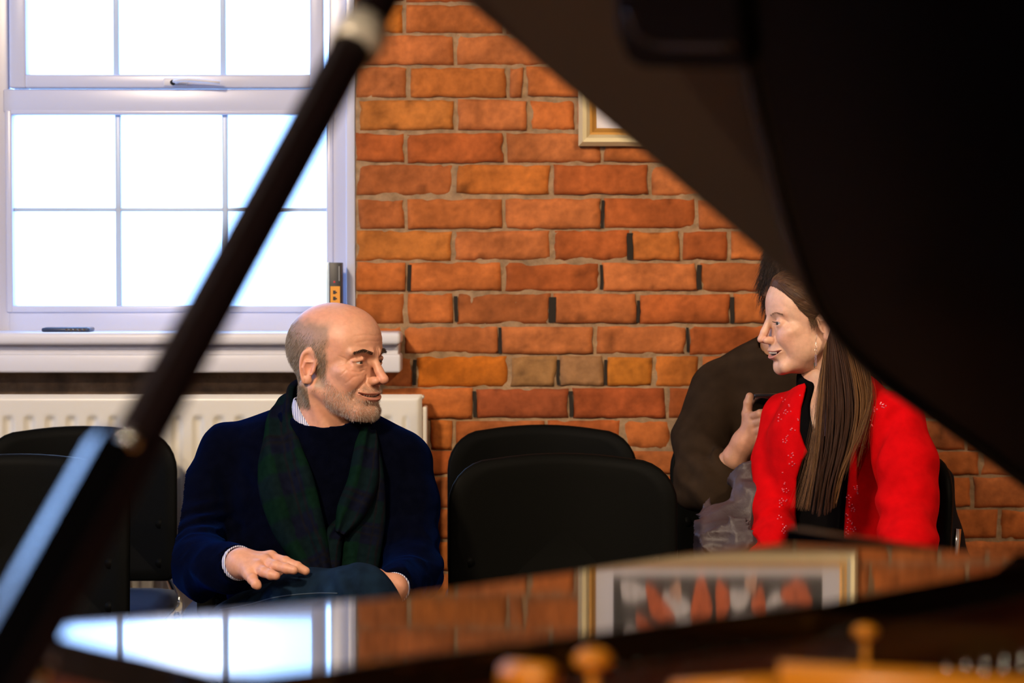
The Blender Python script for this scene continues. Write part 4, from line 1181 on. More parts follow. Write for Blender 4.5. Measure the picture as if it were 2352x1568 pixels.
def face_colors(Q, skin, male, smile=0.6, op=0.3):
    """albedo of skin, lips and so on in local cm"""
    X = mir(Q)
    C = np.tile(np.array(skin, float), (len(Q), 1))
    red = np.array([0.62, 0.20, 0.14])
    def blend(mask, c, a):
        nonlocal C
        w = (np.clip(mask, 0, 1) * a)[:, None]; C = C * (1 - w) + np.array(c) * w
    blend(1 - sd_ball(X, (0.4, 11.3, -2.1), 0) / 2.3, red, 0.40)
    blend(1 - sd_ball(X, (4.3, 7.3, -1.8), 0) / 3.2, red, 0.28 if male else 0.30)
    blend(1 - sd_ball(X, (7.6, -1.0, 0), 0) / 3.6, red, 0.35)
    blend(0.5 + fbm(Q, 0.5, 4, 3), red, 0.14)
    s_, z_ = surf(X); ml, sc, zc = mouth_lines(smile)
    up_ = line2(s_, z_, [(0, ZM + 0.36), (0.45, ZM + 0.44), (sc * 0.6, ZM + 0.36), (sc * 0.97, zc)]) - 0.30 * (1 - 0.6 * s_ / sc)
    lo_ = line2(s_, z_, [(0, ZM - 0.58 - op * 0.5), (sc * 0.5, ZM - 0.48 - op * 0.4), (sc * 0.95, zc - 0.15)]) - 0.36 * (1 - 0.6 * s_ / sc)
    fr = (Q[:, 1] > 6.5)
    blend(np.clip((0.10 - np.minimum(up_, lo_)) / 0.16, 0, 1) * fr, (0.56, 0.20, 0.17) if not male else (0.42, 0.14, 0.11), 0.85 if not male else 0.6)
    zi = z_ + 0.18 * op * np.clip(1 - (s_ / sc) ** 2, 0, 1)
    inner = (line2(s_, zi, ml) < 0.05 + 0.42 * op * np.clip(1 - (s_ / sc) ** 2, 0, 1)) & fr
    C[inner] = (0.13, 0.025, 0.02)
    return C

def eyes(parent, to_w, A, iris=(0.10, 0.06, 0.03), look=(0, 1, 0)):
    for s in (-1, 1):
        bm = bmesh.new(); bmesh.ops.create_uvsphere(bm, u_segments=32, v_segments=24, radius=1.27)
        c = np.array([s * 3.1, 7.38, 1.15])
        L = np.array(look, float); L = L / np.linalg.norm(L)
        V = np.array([v.co[:] for v in bm.verts])
        dcos = (V / 1.27) @ L
        cc = np.full((len(V), 3), 0.68); cc[:, 2] = 0.62
        V = V * (1 + 0.05 * np.clip((dcos - 0.88) / 0.12, 0, 1))[:, None]
        for i, v in enumerate(bm.verts): v.index = i
        fl = [[v.index for v in f.verts][::-1] for f in bm.faces]
        bm.free()
        me = bpy.data.meshes.new('eye'); me.from_pydata((to_w(V + c)).tolist(), [], fl); me.update()
        mi = []
        for f in fl:
            q = dcos[f].mean(); mi.append(2 if q > 0.955 else (1 if q > 0.83 else 0))
        o = link('eye', me, parent, [M['sclera'], mat('iris', iris, rough=0.1, coat=1), M['pupil']])
        me.polygons.foreach_set('material_index', mi)
M['sclera'] = mat('eye_white', (0.62, 0.58, 0.55), rough=0.15, coat=1)
M['pupil'] = mat('pupil', (0.004, 0.004, 0.004), rough=0.05, coat=1)
M['teeth'] = mat('teeth', (0.82, 0.77, 0.68), rough=0.25, coat=0.5)
M['skin'] = mat('skin', rough=0.46, vcol=True, sss=0.12, var=(120, 0.07), bump=[(420, 0.22, 0.0008), (90, 0.12, 0.001)], spec=0.45)

def teeth_row(parent, to_w, zt=-5.0, y=8.95, w=2.1):
    mb = MB()
    for k in range(10):
        x = (k - 4.5) * 0.46
        yy = y - 0.17 * x * x
        bm = bmesh.new(); bmesh.ops.create_cube(bm, size=1.0)
        for v in bm.verts: v.co = Vector((v.co.x * 0.42, v.co.y * 0.35, v.co.z * 0.75))
        bmesh.ops.bevel(bm, geom=list(bm.edges), offset=0.12, segments=2, affect='EDGES')
        for i, v in enumerate(bm.verts): v.index = i
        V = np.array([v.co[:] for v in bm.verts])
        a = -0.55 * x * 0.9
        Rz = np.array([[math.cos(a), -math.sin(a), 0], [math.sin(a), math.cos(a), 0], [0, 0, 1]])
        mb.add(to_w(V @ Rz.T + np.array([x, yy, zt])), [[v.index for v in f.verts][::-1] for f in bm.faces]); bm.free()
    mb.build('teeth', M['teeth'], parent)

def sample_surface(V, Fq, n, mask=None):
    """random points and normals on the quads whose centre passes the mask"""
    Cn = V[Fq].mean(1)
    ok = np.ones(len(Fq), bool) if mask is None else mask(Cn)
    Fk = Fq[ok]
    a = np.linalg.norm(np.cross(V[Fk[:, 2]] - V[Fk[:, 0]], V[Fk[:, 3]] - V[Fk[:, 1]]), axis=1)
    pick = rng.choice(len(Fk), n, p=a / a.sum())
    Fk = Fk[pick]
    u, v = rng.random(n)[:, None], rng.random(n)[:, None]
    P = (1 - u) * (1 - v) * V[Fk[:, 0]] + u * (1 - v) * V[Fk[:, 1]] + u * v * V[Fk[:, 2]] + (1 - u) * v * V[Fk[:, 3]]
    N = np.cross(V[Fk[:, 2]] - V[Fk[:, 0]], V[Fk[:, 3]] - V[Fk[:, 1]])
    return P, N / (np.linalg.norm(N, axis=1)[:, None] + 1e-12)

def hair_mesh(name, sets, colors, material, parent):
    Vs, Fs, Cs = [], [], []
    n = 0
    for (V, Fq, k, m), c in zip(sets, colors):
        Vs.append(V); Fs.append(Fq + n); n += len(V)
        Cs.append(np.repeat(c, m, axis=0))
    me = quadmesh(name, np.concatenate(Vs), np.concatenate(Fs), np.concatenate(Cs))
    return link(name, me, parent, material)
def shades(n, cols, jit=0.15):
    cols = np.array(cols); c = cols[rng.integers(0, len(cols), n)]
    return c * (1 + rng.uniform(-jit, jit, (n, 1)))
M['hair'] = mat('hair', rough=0.45, vcol=True, spec=0.22)
def cloth_folds(P, amp, s=14, seed=0):
    """long soft creases"""
    Q = P + 0.03 * np.stack([vnoise(P, 9, seed + 1), vnoise(P, 9, seed + 2), vnoise(P, 9, seed + 3)], 1)
    n = vnoise(Q, s, seed)
    return amp * (1 - np.abs(n) * 2.2)
def elbow_creases(P, c, axis, rad, amp, freq=55.0):
    c = np.array(c); a = np.array(axis, float); a /= np.linalg.norm(a)
    q = P - c
    t = q @ a + 0.012 * vnoise(P, 18, 5)
    w = np.exp(-(np.linalg.norm(q, axis=1) / rad) ** 2)
    return amp * np.sin(t * freq * 2 * math.pi / 2.2) * w
def ribbon(pts, half, thick, normal=(0, -1, 0), n=60, m=22, wave=0.004, wf=2.0, colf=None, name='scarf', curl=0.0, across=None):
    """a strip of cloth following pts (world), half = half width vectors or lengths"""
    C = spline(pts, n); H = spline(np.array(half, float).reshape(len(pts), -1), n)
    T = np.gradient(C, axis=0); T /= np.linalg.norm(T, axis=1)[:, None]
    Nn = np.tile(np.array(normal, float), (n, 1)) if np.ndim(normal) == 1 else spline(normal, n)
    Nn = Nn - T * (Nn * T).sum(1)[:, None]; Nn /= np.linalg.norm(Nn, axis=1)[:, None]
    S = np.cross(T, Nn)
    v = np.linspace(-1, 1, m)
    off = H[:, :1] * v[None]
    fold = wave * np.sin(v * math.pi * wf + 2 * vnoise(np.stack([C[:, 0]] * 3, 1), 6)[:, None]) - curl * v[None] ** 2
    G = C[:, None] + S[:, None] * off[..., None] + Nn[:, None] * fold[..., None]
    G = G + Nn[:, None] * (0.003 * vnoise(G, 30, 2))[..., None]
    ed = (thick * np.sqrt(np.clip(1 - v ** 4, 0.02, 1)))[None, :, None]
    top = G + Nn[:, None] * ed / 2; bot = G - Nn[:, None] * ed / 2
    V = np.concatenate([top.reshape(-1, 3), bot.reshape(-1, 3)])
    ids = np.arange(n * m).reshape(n, m); k = n * m
    q = [np.stack([ids[:-1, :-1], ids[:-1, 1:], ids[1:, 1:], ids[1:, :-1]], -1).reshape(-1, 4)]
    q.append(q[0][:, ::-1] + k)
    loop = np.concatenate([ids[0, :], ids[1:, -1], ids[-1, -2::-1], ids[-2:0:-1, 0]])
    q.append(np.stack([loop, loop + k, np.roll(loop, -1) + k, np.roll(loop, -1)], -1))
    u_len = np.concatenate([[0], np.cumsum(np.linalg.norm(np.diff(C, axis=0), axis=1))])
    UV = np.stack(np.broadcast_arrays(u_len[:, None], off), -1).reshape(-1, 2)
    UV = np.concatenate([UV, UV])
    return V, np.concatenate(q), UV
def joinq(parts):
    V = np.concatenate([p[0] for p in parts]); F_ = []; n = 0
    for p in parts: F_.append(p[1] + n); n += len(p[0])
    return V, np.concatenate(F_)
def tartan(UV, base=(0.006, 0.006, 0.008), green=(0.003, 0.011, 0.007), navy=(0.004, 0.005, 0.012), p=0.085):
    u, v = UV[:, 0] / p % 1, (UV[:, 1] + 0.03) / p % 1
    a = ((u > 0.45) & (u < 0.95)).astype(float); b = ((v > 0.45) & (v < 0.95)).astype(float)
    C = np.array(navy) * ((2 - a - b) / 2)[:, None] + np.array(green) * ((a + b) / 2)[:, None]
    line = ((u < 0.05) | (v < 0.05) | ((u > 0.18) & (u < 0.22)) | ((v > 0.18) & (v < 0.22)))
    C[line] = base
    return C
def hand_sdf(P, wrist, knuckles, fingers, rp, k=0.006):
    """palm fans from the wrist to the knuckles; fingers = list of (points, radii)"""
    d = None
    for kn in knuckles:
        e = sd_cone(P, wrist, kn, rp[0], rp[1])
        d = e if d is None else smin(d, e, 0.012)
    for i in range(len(knuckles) - 1):
        d = smin(d, sd_cone(P, knuckles[i], knuckles[i + 1], rp[1], rp[1]), 0.006)
    for pts, rs in fingers:
        e = sd_chain(P, pts, rs, 0.002)
        for j in range(1, len(pts) - 1): e = smin(e, sd_ball(P, pts[j], rs[j] * 1.07), 0.002)
        d = smin(d, e, k)
    return d
def nails(parent, tips, material):
    """tips: (point, direction, outward, size)"""
    mb = MB()
    for p, dr, outw, s in tips:
        p = np.array(p, float); dr = np.array(dr, float); dr /= np.linalg.norm(dr)
        o = np.array(outw, float); o -= dr * o.dot(dr); o /= np.linalg.norm(o); sd = np.cross(dr, o)
        V = []; Fc = []
        nu, nv = 7, 7
        for i in range(nu):
            for j in range(nv):
                u = (i / (nu - 1) - 0.5) * 2; v = (j / (nv - 1) - 0.5) * 2
                uu = u * math.sqrt(max(0, 1 - 0.35 * v * v)); vv = v * math.sqrt(max(0, 1 - 0.35 * u * u))
                V.append(p + dr * uu * s * 0.75 + sd * vv * s * 0.62 + o * (0.0006 - 0.22 * s * vv * vv))
        for i in range(nu - 1):
            for j in range(nv - 1): Fc.append([i * nv + j, i * nv + j + 1, (i + 1) * nv + j + 1, (i + 1) * nv + j])
        mb.add(V, Fc)
    return mb.build('fingernails', material, parent)
M['nail'] = mat('nail', (0.62, 0.36, 0.28), rough=0.25, coat=0.3)

# ------------------------------------------------------------------ the man in the navy jumper
def build_man():
    hc = W(768, 840, 4.62)
    to_l, to_w, A = head_frame(hc, math.radians(58), math.radians(1), math.radians(0), 1.0)
    sk = lambda P: head_sdf(to_l(P), True, 0.8, 0.35) * 0.01
    # head and neck
    def f_head(P):
        d = sk(P)
        return smax(d, -(P[:, 2] - (hc[2] - 0.19)), 0.01)
    V1, F1 = isosurface(f_head, hc - (0.17, 0.17, 0.2), hc + (0.17, 0.17, 0.14), 0.0016)
    # body under the clothes
    tc_ = W(735, 1090, 4.68)
    def f_body(P):
        d = sd_ell(P, W(733, 1130, 4.67), (0.14, 0.075, 0.12))
        d = smin(d, sd_ell(P, W(725, 1300, 4.66), (0.14, 0.095, 0.19)), 0.05)
        d = smin(d, sd_cone(P, W(745, 1010, 4.65), W(740, 1120, 4.67), 0.045, 0.05), 0.03)
        for ch in ([(540, 1060, 4.68, .028), (478, 1135, 4.65, .026), (443, 1245, 4.58, .026), (462, 1303, 4.47, .026), (515, 1303, 4.37, .025), (548, 1293, 4.31, .024)], [(912, 1085, 4.64, .028), (938, 1150, 4.62, .026), (944, 1250, 4.58, .026), (944, 1320, 4.50, .025), (922, 1350, 4.40, .024), (906, 1349, 4.345, .023)]):
            d = smin(d, sd_chain(P, [W(*c[:3]) for c in ch], [c[3] for c in ch], 0.01), 0.02)
        return d
    V2, F2 = isosurface(f_body, W(380, 1560, 4.2) * (1, 0, 1) + (0, 4.2, 0), (W(1010, 900, 4.6)[0], 4.82, W(700, 900, 4.6)[2]), 0.006)
    # right hand resting on the thigh
    wr = W(556, 1293, 4.30)
    kn = [W(574, 1318, 4.255), W(592, 1304, 4.262), W(607, 1290, 4.278), W(622, 1281, 4.30)]
    def fing(p, Y, r): return ([W(x, y, yy) for (x, y), yy in zip(p, Y)], r)
    fs = [fing([(574, 1318), (580, 1330), (588, 1341), (592, 1345)], [4.255, 4.235, 4.222, 4.220], [.0098, .0090, .0082, .0070]),
          fing([(592, 1304), (607, 1313), (622, 1319), (634, 1322)], [4.262, 4.238, 4.226, 4.220], [.0104, .0095, .0088, .0074]),
          fing([(607, 1290), (634, 1299), (658, 1305), (675, 1309)], [4.278, 4.248, 4.238, 4.232], [.0108, .0098, .0090, .0076]),
          fing([(622, 1281), (655, 1290), (682, 1301), (702, 1311)], [4.30, 4.275, 4.268, 4.265], [.0108, .0098, .0090, .0076]),
          fing([(572, 1296), (600, 1300), (625, 1310), (640, 1318)], [4.32, 4.345, 4.345, 4.335], [.0120, .0110, .0100, .0082])]
    def f_hand(P):
        d = hand_sdf(P, wr, kn, fs, (.0215, .0115))
        d = smin(d, sd_cone(P, W(530, 1292, 4.34), wr, .024, .0225), 0.012)
        # tendons on the back of the hand
        for q in kn: d = smin(d, sd_cone(P, wr + (0, -0.012, 0.012), q + np.array([0, -0.003, 0.004]), .004, .0085), 0.006)
        return d
    V3, F3 = isosurface(f_hand, W(515, 1380, 4.36) * (1, 0, 1) + (0, 4.19, 0), (W(725, 1240, 4.25)[0], 4.38, W(600, 1225, 4.25)[2]), 0.0014)
    # left hand tucked beside the knee
    wl = W(902, 1350, 4.335)
    kl = [W(868, 1322, 4.33), W(872, 1334, 4.32), W(876, 1346, 4.315), W(880, 1358, 4.32)]
    fl_ = [fing([(868, 1322), (852, 1322), (840, 1335)], [4.33, 4.335, 4.34], [.0100, .0092, .0080]), fing([(872, 1334), (855, 1340), (845, 1352)], [4.32, 4.335, 4.34], [.0105, .0095, .008]),
           fing([(876, 1346), (860, 1358), (848, 1370)], [4.315, 4.33, 4.34], [.0105, .0095, .008]), fing([(880, 1358), (868, 1372), (858, 1384)], [4.32, 4.335, 4.34], [.0098, .009, .0075]),
           fing([(885, 1345), (872, 1334), (858, 1334)], [4.35, 4.36, 4.37], [.0105, .0095, .0080])]
    def f_hl(P): return smin(hand_sdf(P, wl, kl, fl_, (.021, .0115)), sd_cone(P, wl, W(918, 1345, 4.37), .022, .024), 0.01)
    V4, F4 = isosurface(f_hl, W(820, 1400, 4.4) * (1, 0, 1) + (0, 4.27, 0), (W(945, 1290, 4.3)[0], 4.42, W(880, 1285, 4.3)[2]), 0.002)
    skin = (0.60, 0.30, 0.19)
    V, Fq = joinq([(V1, F1), (V2, F2), (V3, F3), (V4, F4)])
    Q = to_l(V)
    C = face_colors(Q, skin, True, 0.8, 0.35)
    near = np.arange(len(V)) < len(V1)
    # short hair zone keeps a darker scalp, beard zone greyer skin
    def hair_zone(Q):
        X = mir(Q); nz = 0.6 * vnoise(Q, 0.9, 3)
        def st(v, w): return np.clip(v / w + 0.5, 0, 1)
        top = 9.0 - 0.18 * (Q[:, 1] + 4).clip(-9, 9) + nz
        low = np.where(Q[:, 1] < -1.2, -7.8, 0.6)
        front = np.where(Q[:, 2] > 2, 2.9 + 0.10 * (Q[:, 2] - 2), 2.9 - 0.12 * (2 - Q[:, 2])) + nz * 0.5
        side = st(X[:, 0] - 4.3, 0.5) * st(Q[:, 1] - 0.3, 0.4) * st(front - Q[:, 1], 0.8) * st(3 - Q[:, 2], 1) * st(Q[:, 2] + 4, 1)
        w = st(top - Q[:, 2], 1.6) * st(Q[:, 2] - low, 1.2) * st(front - Q[:, 1], 1.0)
        w = np.maximum(w, side)
        return w * (ear_sdf(X) > 0.15)
    def beard_zone(Q):
        X = mir(Q); s_, z_ = surf(X); nz = 0.5 * vnoise(Q, 1.0, 7)
        def st(v, w): return np.clip(v / w + 0.5, 0, 1)
        ml, sc, zc = mouth_lines(0.8)
        upper = np.interp(s_, [0, 3.2, 4.6, 7, 10, 14], [-3.6, -3.7, -4.6, -3.6, -1.8, -1.0]) + nz
        w = st(upper - Q[:, 2], 1.0) * st(Q[:, 1] - 2.0, 1.2) * st(Q[:, 2] + 10.9, 0.6)
        und = st(Q[:, 2] + 9.4 + 0.2 * (Q[:, 1] - 6), 1.0)
        w = w * und
        lips = line2(s_, z_ + 0.15, ml)
        return w * np.clip((lips - 0.85 * (1 - 0.45 * s_ / sc).clip(0.3, 1)) / 0.25, 0, 1)
    hz = np.where(near, hair_zone(Q), 0)[:, None]; bz = np.where(near, beard_zone(Q), 0)[:, None]
    C = C * (1 - 0.75 * hz) + np.array((0.20, 0.14, 0.095)) * 0.75 * hz
    C = C * (1 - 0.25 * bz) + np.array((0.22, 0.14, 0.11)) * 0.25 * bz
    me = quadmesh('person', V, Fq, C)
    man = link('person', me, None, M['skin'])
    tag(man, 'seated balding man with grey beard, navy jumper and tartan scarf, hand on knee', 'person')
    eyes(man, to_w, A, (0.05, 0.035, 0.02), look=(0.15, 1, 0.0))
    teeth_row(man, to_w, zt=-5.05, y=9.25, w=2.0)
    # hair and beard strands
    P, N = sample_surface(V1, F1, 26000, lambda c: rng.random(len(c)) < hair_zone(to_l(c)))
    Al = A / 0.01
    down = np.array([0, 0, -1.0]); back = np.array(A[:, 1]) * -100 / np.linalg.norm(A[:, 1] * 100)
    D = N * 0.22 + down * 0.8 + back * 0.55 + rng.normal(0, 0.13, P.shape); D /= np.linalg.norm(D, axis=1)[:, None]
    s1 = strands(P - N * 0.0006, D, rng.uniform(0.005, 0.010, len(P)), 0.00022, np.array([0, 0, -0.15]))
    c1 = shades(len(P), [(0.22, 0.16, 0.105), (0.32, 0.25, 0.18), (0.14, 0.10, 0.065), (0.46, 0.40, 0.32), (0.26, 0.19, 0.13)])
    hair_mesh('hair', [s1], [c1], M['hair'], man)
    P, N = sample_surface(V1, F1, 7500, lambda c: rng.random(len(c)) < beard_zone(to_l(c)))
    fwd = -back
    D = N * 0.8 + down * 0.8 + fwd * 0.15 + rng.normal(0, 0.3, P.shape); D /= np.linalg.norm(D, axis=1)[:, None]
    s2 = strands(P - N * 0.0004, D, rng.uniform(0.0025, 0.0065, len(P)), 0.00017, np.array([0, 0, -0.1]), nseg=2)
    c2 = shades(len(P), [(0.62, 0.52, 0.44), (0.45, 0.33, 0.25), (0.28, 0.17, 0.11), (0.72, 0.64, 0.56), (0.36, 0.22, 0.14)])
    hair_mesh('beard', [s2], [c2], M['hair'], man)
    # brows
    bp = []
    for s in (-1, 1):
        for k in range(260):
            t = rng.random(); x = 1.3 + 3.5 * t
            z = 2.75 + 0.75 * math.sin(min(t * 1.5, 1) * math.pi * 0.5) - 1.0 * max(0, t - 0.55) + rng.uniform(-0.28, 0.28) * (1 - 0.5 * t)
            bp.append((s * x, 9.9, z))
    bp = np.array(bp)
    # project on to the brow from the front
    for _ in range(25):
        dd = head_sdf(bp, True, 0.8, 0.35); bp[:, 1] -= dd * 0.7
    Pw = to_w(bp)
    Dl = np.stack([np.sign(bp[:, 0]) * 0.9, np.full(len(bp), 0.25), 0.35 - 0.15 * np.abs(bp[:, 0])], 1) + rng.normal(0, 0.15, bp.shape)
    Dw = Dl @ A.T; Dw /= np.linalg.norm(Dw, axis=1)[:, None]
    half_ = len(Pw) // 2
    for k_ in (0, 1):
        sl = slice(k_ * half_, (k_ + 1) * half_)
        hair_mesh('eyebrow', [strands(Pw[sl], Dw[sl], rng.uniform(0.006, 0.010, half_), 0.0003, np.array([0, 0, -0.1]))], [shades(half_, [(0.06, 0.035, 0.022), (0.10, 0.06, 0.04), (0.03, 0.02, 0.015)])], M['hair'], man)

    # jumper
    nk0, nk1 = to_w([(0, -1.5, -8)])[0], to_w([(0, -2.6, -15)])[0]
    Ls = [(522, 1042, 4.68, .052), (478, 1130, 4.65, .051), (441, 1245, 4.58, .051), (462, 1305, 4.47, .053), (515, 1305, 4.37, .043), (546, 1294, 4.32, .036)]
    Rs = [(922, 1062, 4.64, .054), (938, 1150, 4.62, .052), (944, 1250, 4.58, .051), (946, 1320, 4.50, .050), (922, 1350, 4.40, .040), (908, 1350, 4.355, .033)]
    def f_j(P):
        d = sd_ell(P, W(733, 1100, 4.68), (0.195, 0.112, 0.15))
        d = smin(d, sd_ell(P, W(722, 1290, 4.66), (0.180, 0.130, 0.22)), 0.06)
        d = smin(d, sd_cone(P, W(530, 1036, 4.69), W(752, 1008, 4.67), 0.056, 0.060), 0.03)
        d = smin(d, sd_cone(P, W(752, 1008, 4.67), W(918, 1060, 4.65), 0.060, 0.058), 0.03)
        d = smin(d, sd_cone(P, W(750, 985, 4.640), W(752, 1090, 4.64), 0.078, 0.082), 0.03)
        for L in (Ls, Rs): d = smin(d, sd_chain(P, [W(*c[:3]) for c in L], [c[3] for c in L], 0.02), 0.018)
        fo = cloth_folds(P, 0.0065, 10, 4) + 0.25 * cloth_folds(P, 0.0065, 26, 6)
        lowz = np.clip((W(700, 1080, 4.6)[2] - P[:, 2]) / 0.1, 0, 1)
        d = d - fo * (0.35 + 0.65 * lowz)
        ec = W(441, 1262, 4.56); d = d - elbow_creases(P, W(470, 1215, 4.55), (0.35, -0.2, -1), 0.06, 0.0045, 75)
        d = d - elbow_creases(P, W(430, 1290, 4.55), (1.0, -0.6, -0.35), 0.07, 0.004, 70)
        d = d - elbow_creases(P, W(935, 1290, 4.55), (0.2, 0, -1), 0.08, 0.003, 60)
        d = d - elbow_creases(P, W(575, 1100, 4.60), (1, 0.2, 0.25), 0.05, 0.004, 45)
        # neck opening with a rolled rib
        dn = sd_cone(P, nk0, nk1, 0.062, 0.066)
        rim = W(745, 985, 4.62)[2] - (P[:, 1] - 4.62) * -0.15
        d = ssub(d, dn, 0.006)
        d = smax(d, (P[:, 2] - (W(750, 972, 4.6)[2] + (P[:, 1] - 4.56) * 0.32)), 0.012)
        # cuffs are open
        for L in (Ls, Rs):
            a, b = W(*L[-2][:3]), W(*L[-1][:3]); ax = (b - a) / np.linalg.norm(b - a)
            end = np.where(np.linalg.norm(P - b, axis=1) < 0.06, (P - b) @ ax, -1.0)
            hole = np.where(np.linalg.norm(P - b, axis=1) < 0.05, sd_cone(P, b - ax * 0.03, b + ax * 0.05, L[-1][3] - 0.007, L[-1][3] - 0.004), 1.0)
            d = smax(d, end - 0.004, 0.006); d = ssub(d, hole, 0.003)
        return smax(d, W(700, 1560, 4.6)[2] - P[:, 2], 0.01)
    sdf_obj('jumper', f_j, W(350, 1575, 4.2) * (1, 0, 1) + (0, 4.24, 0), (W(1030, 900, 4.62)[0], 4.86, W(700, 925, 4.6)[2]), 0.004, M['navy_wool'], man)
    # shirt: collar and cuffs
    mb = MB()
    kx0 = to_w([(0, -1.2, -9.5)])[0]
    n = 70
    V = []; UVs = []
    Rn = 0.0635
    for i in range(n):
        th = -2.75 + 5.5 * i / (n - 1)          # 0 = front of the neck (towards the chest front, camera side)
        dirv = np.array([math.sin(th), -math.cos(th), 0])
        open_ = max(0.0, 1 - abs(th) / 0.5) if False else 0
        fr_ = (math.cos(th) + 1) / 2
        base_ = 924 if th < 0 else 924 + 34 * min(1.0, max(0.0, 1 - (th - 1.3) / 0.8)) * min(1, th / 0.3)
        zt_ = W(745, base_, 4.62)[2] + 0.010 * (1 - fr_) - 0.050 * max(0.0, (fr_ - 0.70) / 0.30) ** 1.2
        zb_ = W(745, 985, 4.62)[2] - 0.006
        cx = W(752, 960, 4.645)
        for (z, r) in ((zb_ - 0.01, Rn + 0.003), (zt_ - 0.016, Rn + 0.002), (zt_, Rn - 0.001), (zt_ + 0.001, Rn + 0.003), (zt_ - 0.02, Rn + 0.009), (zb_, Rn + 0.0125)):
            p = np.array([cx[0], cx[1] , z]) + dirv * r * np.array([0.98, 0.98, 1])
            V.append(p)
    Fc = [[i * 6 + k, i * 6 + k + 1, (i + 1) * 6 + k + 1, (i + 1) * 6 + k] for i in range(n - 1) for k in range(5)]
    mb.add(V, Fc)
    mb.build('shirt_collar', M['shirt'], man)
    for L, nm in ((Ls, 'shirt_cuff'), (Rs, 'shirt_cuff')):
        a, b = W(*L[-2][:3]), W(*L[-1][:3]); ax = (b - a) / np.linalg.norm(b - a)
        r = L[-1][3] - 0.0045
        c0 = b - ax * 0.02; c1 = b + ax * 0.011
        u = np.cross(ax, (0, 0, 1)); u /= np.linalg.norm(u); w_ = np.cross(ax, u)
        V = []; n = 40; ringr = [(c0, r - 0.0015), (c1 - ax * 0.001, r), (c1, r - 0.001), (c1 - ax * 0.001, r - 0.003), (c0, r - 0.004)]
        for (c, rr) in ringr:
            for k in range(n):
                t = 2 * math.pi * k / n; V.append(c + (u * math.cos(t) + w_ * math.sin(t)) * rr)
        Fc = [[j * n + k, j * n + (k + 1) % n, (j + 1) * n + (k + 1) % n, (j + 1) * n + k] for j in range(4) for k in range(n)]
        m2 = MB(); m2.add(V, Fc); m2.build(nm, M['shirt'], man)
    # scarf
    def pth(l): return [W(x, y, Y) for x, y, Y, *_ in l]
    parts = []; UVs = []
    specs = [([(780, 925, 4.735, 34), (735, 905, 4.745, 36), (688, 900, 4.725, 38), (652, 925, 4.68, 40), (636, 975, 4.62, 44), (640, 1040, 4.57, 56), (655, 1110, 4.535, 66), (682, 1200, 4.515, 62), (715, 1275, 4.50, 45), (738, 1330, 4.485, 30)], 0.02, 0.006),
             ([(745, 905, 4.748, 34), (800, 925, 4.735, 34), (838, 955, 4.68, 24), (846, 995, 4.60, 24), (842, 1050, 4.558, 32), (832, 1110, 4.532, 36), (806, 1175, 4.515, 34), (782, 1225, 4.505, 14)], 0.016, 0.004),
             ([(790, 1200, 4.53, 20), (765, 1235, 4.515, 24), (757, 1275, 4.50, 26), (757, 1325, 4.49, 22)], 0.010, 0.003),
             ([(850, 1010, 4.590, 18), (856, 1090, 4.552, 26), (846, 1180, 4.535, 40), (832, 1260, 4.515, 44), (822, 1330, 4.495, 40)], 0.010, 0.003)]
    nrm0 = [(0.1, 1, 0.6), (0, 1, 0.5), (-0.7, 0.6, 0.6), (-0.9, -0.3, 0.5), (-0.5, -0.9, 0.4), (-0.2, -1, 0.2), (0, -1, 0.05), (0, -1, 0), (0, -1, 0), (0, -1, 0)]
    nrm1 = [(0, 1, 0.6), (0.6, 0.7, 0.5), (0.9, 0, 0.5), (0.5, -0.8, 0.3), (0.2, -1, 0.1), (0, -1, 0), (0, -1, 0), (0, -1, 0)]
    for k, (sp_, th, wv) in enumerate(specs):
        half = [s[3] / (F / s[2]) for s in sp_]
        V, Fq_, UV = ribbon(pth(sp_), half, th, nrm0 if k == 0 else (nrm1 if k == 1 else (0, -1, 0)), n=90, m=30, wave=wv, wf=1.6, curl=0.006)
        parts.append((V, Fq_)); UVs.append(UV)
    V, Fq_ = joinq(parts)
    me = quadmesh('scarf', V, Fq_, tartan(np.concatenate(UVs)))
    link('scarf', me, man, M['tartan'])
    # jeans
    def f_jeans(P):
        d = sd_chain(P, [W(560, 1470, 4.56), W(700, 1405, 4.33), W(822, 1368, 4.235)], [.085, .070, .052], 0.04)
        d = smin(d, sd_chain(P, [W(828, 1366, 4.235), W(862, 1400, 4.235), W(930, 1560, 4.25), W(985, 1700, 4.22)], [.045, .044, .045, .042], 0.02), 0.03)
        d = smin(d, sd_ell(P, W(720, 1480, 4.62), (0.165, 0.14, 0.09)), 0.05)
        d = smin(d, sd_chain(P, [W(800, 1480, 4.55), W(790, 1520, 4.22), W(780, 1800, 4.30), W(775, 2050, 4.32)], [.08, .062, .048, .045], 0.02), 0.02)
        d = d - cloth_folds(P, 0.0035, 13, 9) * 0.8
        d = d - elbow_creases(P, W(790, 1385, 4.21), (1, 0, 0.35), 0.06, 0.0035, 65)
        return d
    lo = np.array([W(480, 1500, 4.4)[0] - 0.02, 4.12, 0.10]); hi = np.array([W(1030, 1300, 4.2)[0], 4.78, 0.76])
    o, Vj, Fj = sdf_obj('jeans', f_jeans, lo, hi, 0.0045, M['denim'], man)
    # outer seam of the upper leg
    bv = BVHTree.FromPolygons(Vj.tolist(), Fj.tolist())
    sp2 = spline([(505, 1400), (560, 1390), (640, 1370), (720, 1362), (775, 1362)], 60)
    pts = []
    for x, y in sp2:
        h = bv.ray_cast(Vector((0, 0, CAMZ)), Vector(ray(x, y)))
        if h[0] is not None: pts.append(np.array(h[0]) + np.array([0, -0.0008, 0]))
    if len(pts) > 4:
        mb = MB(); mb.tube(pts, 0.0011, seg=6); mb.build('jeans_seam', M['stitch'], man)
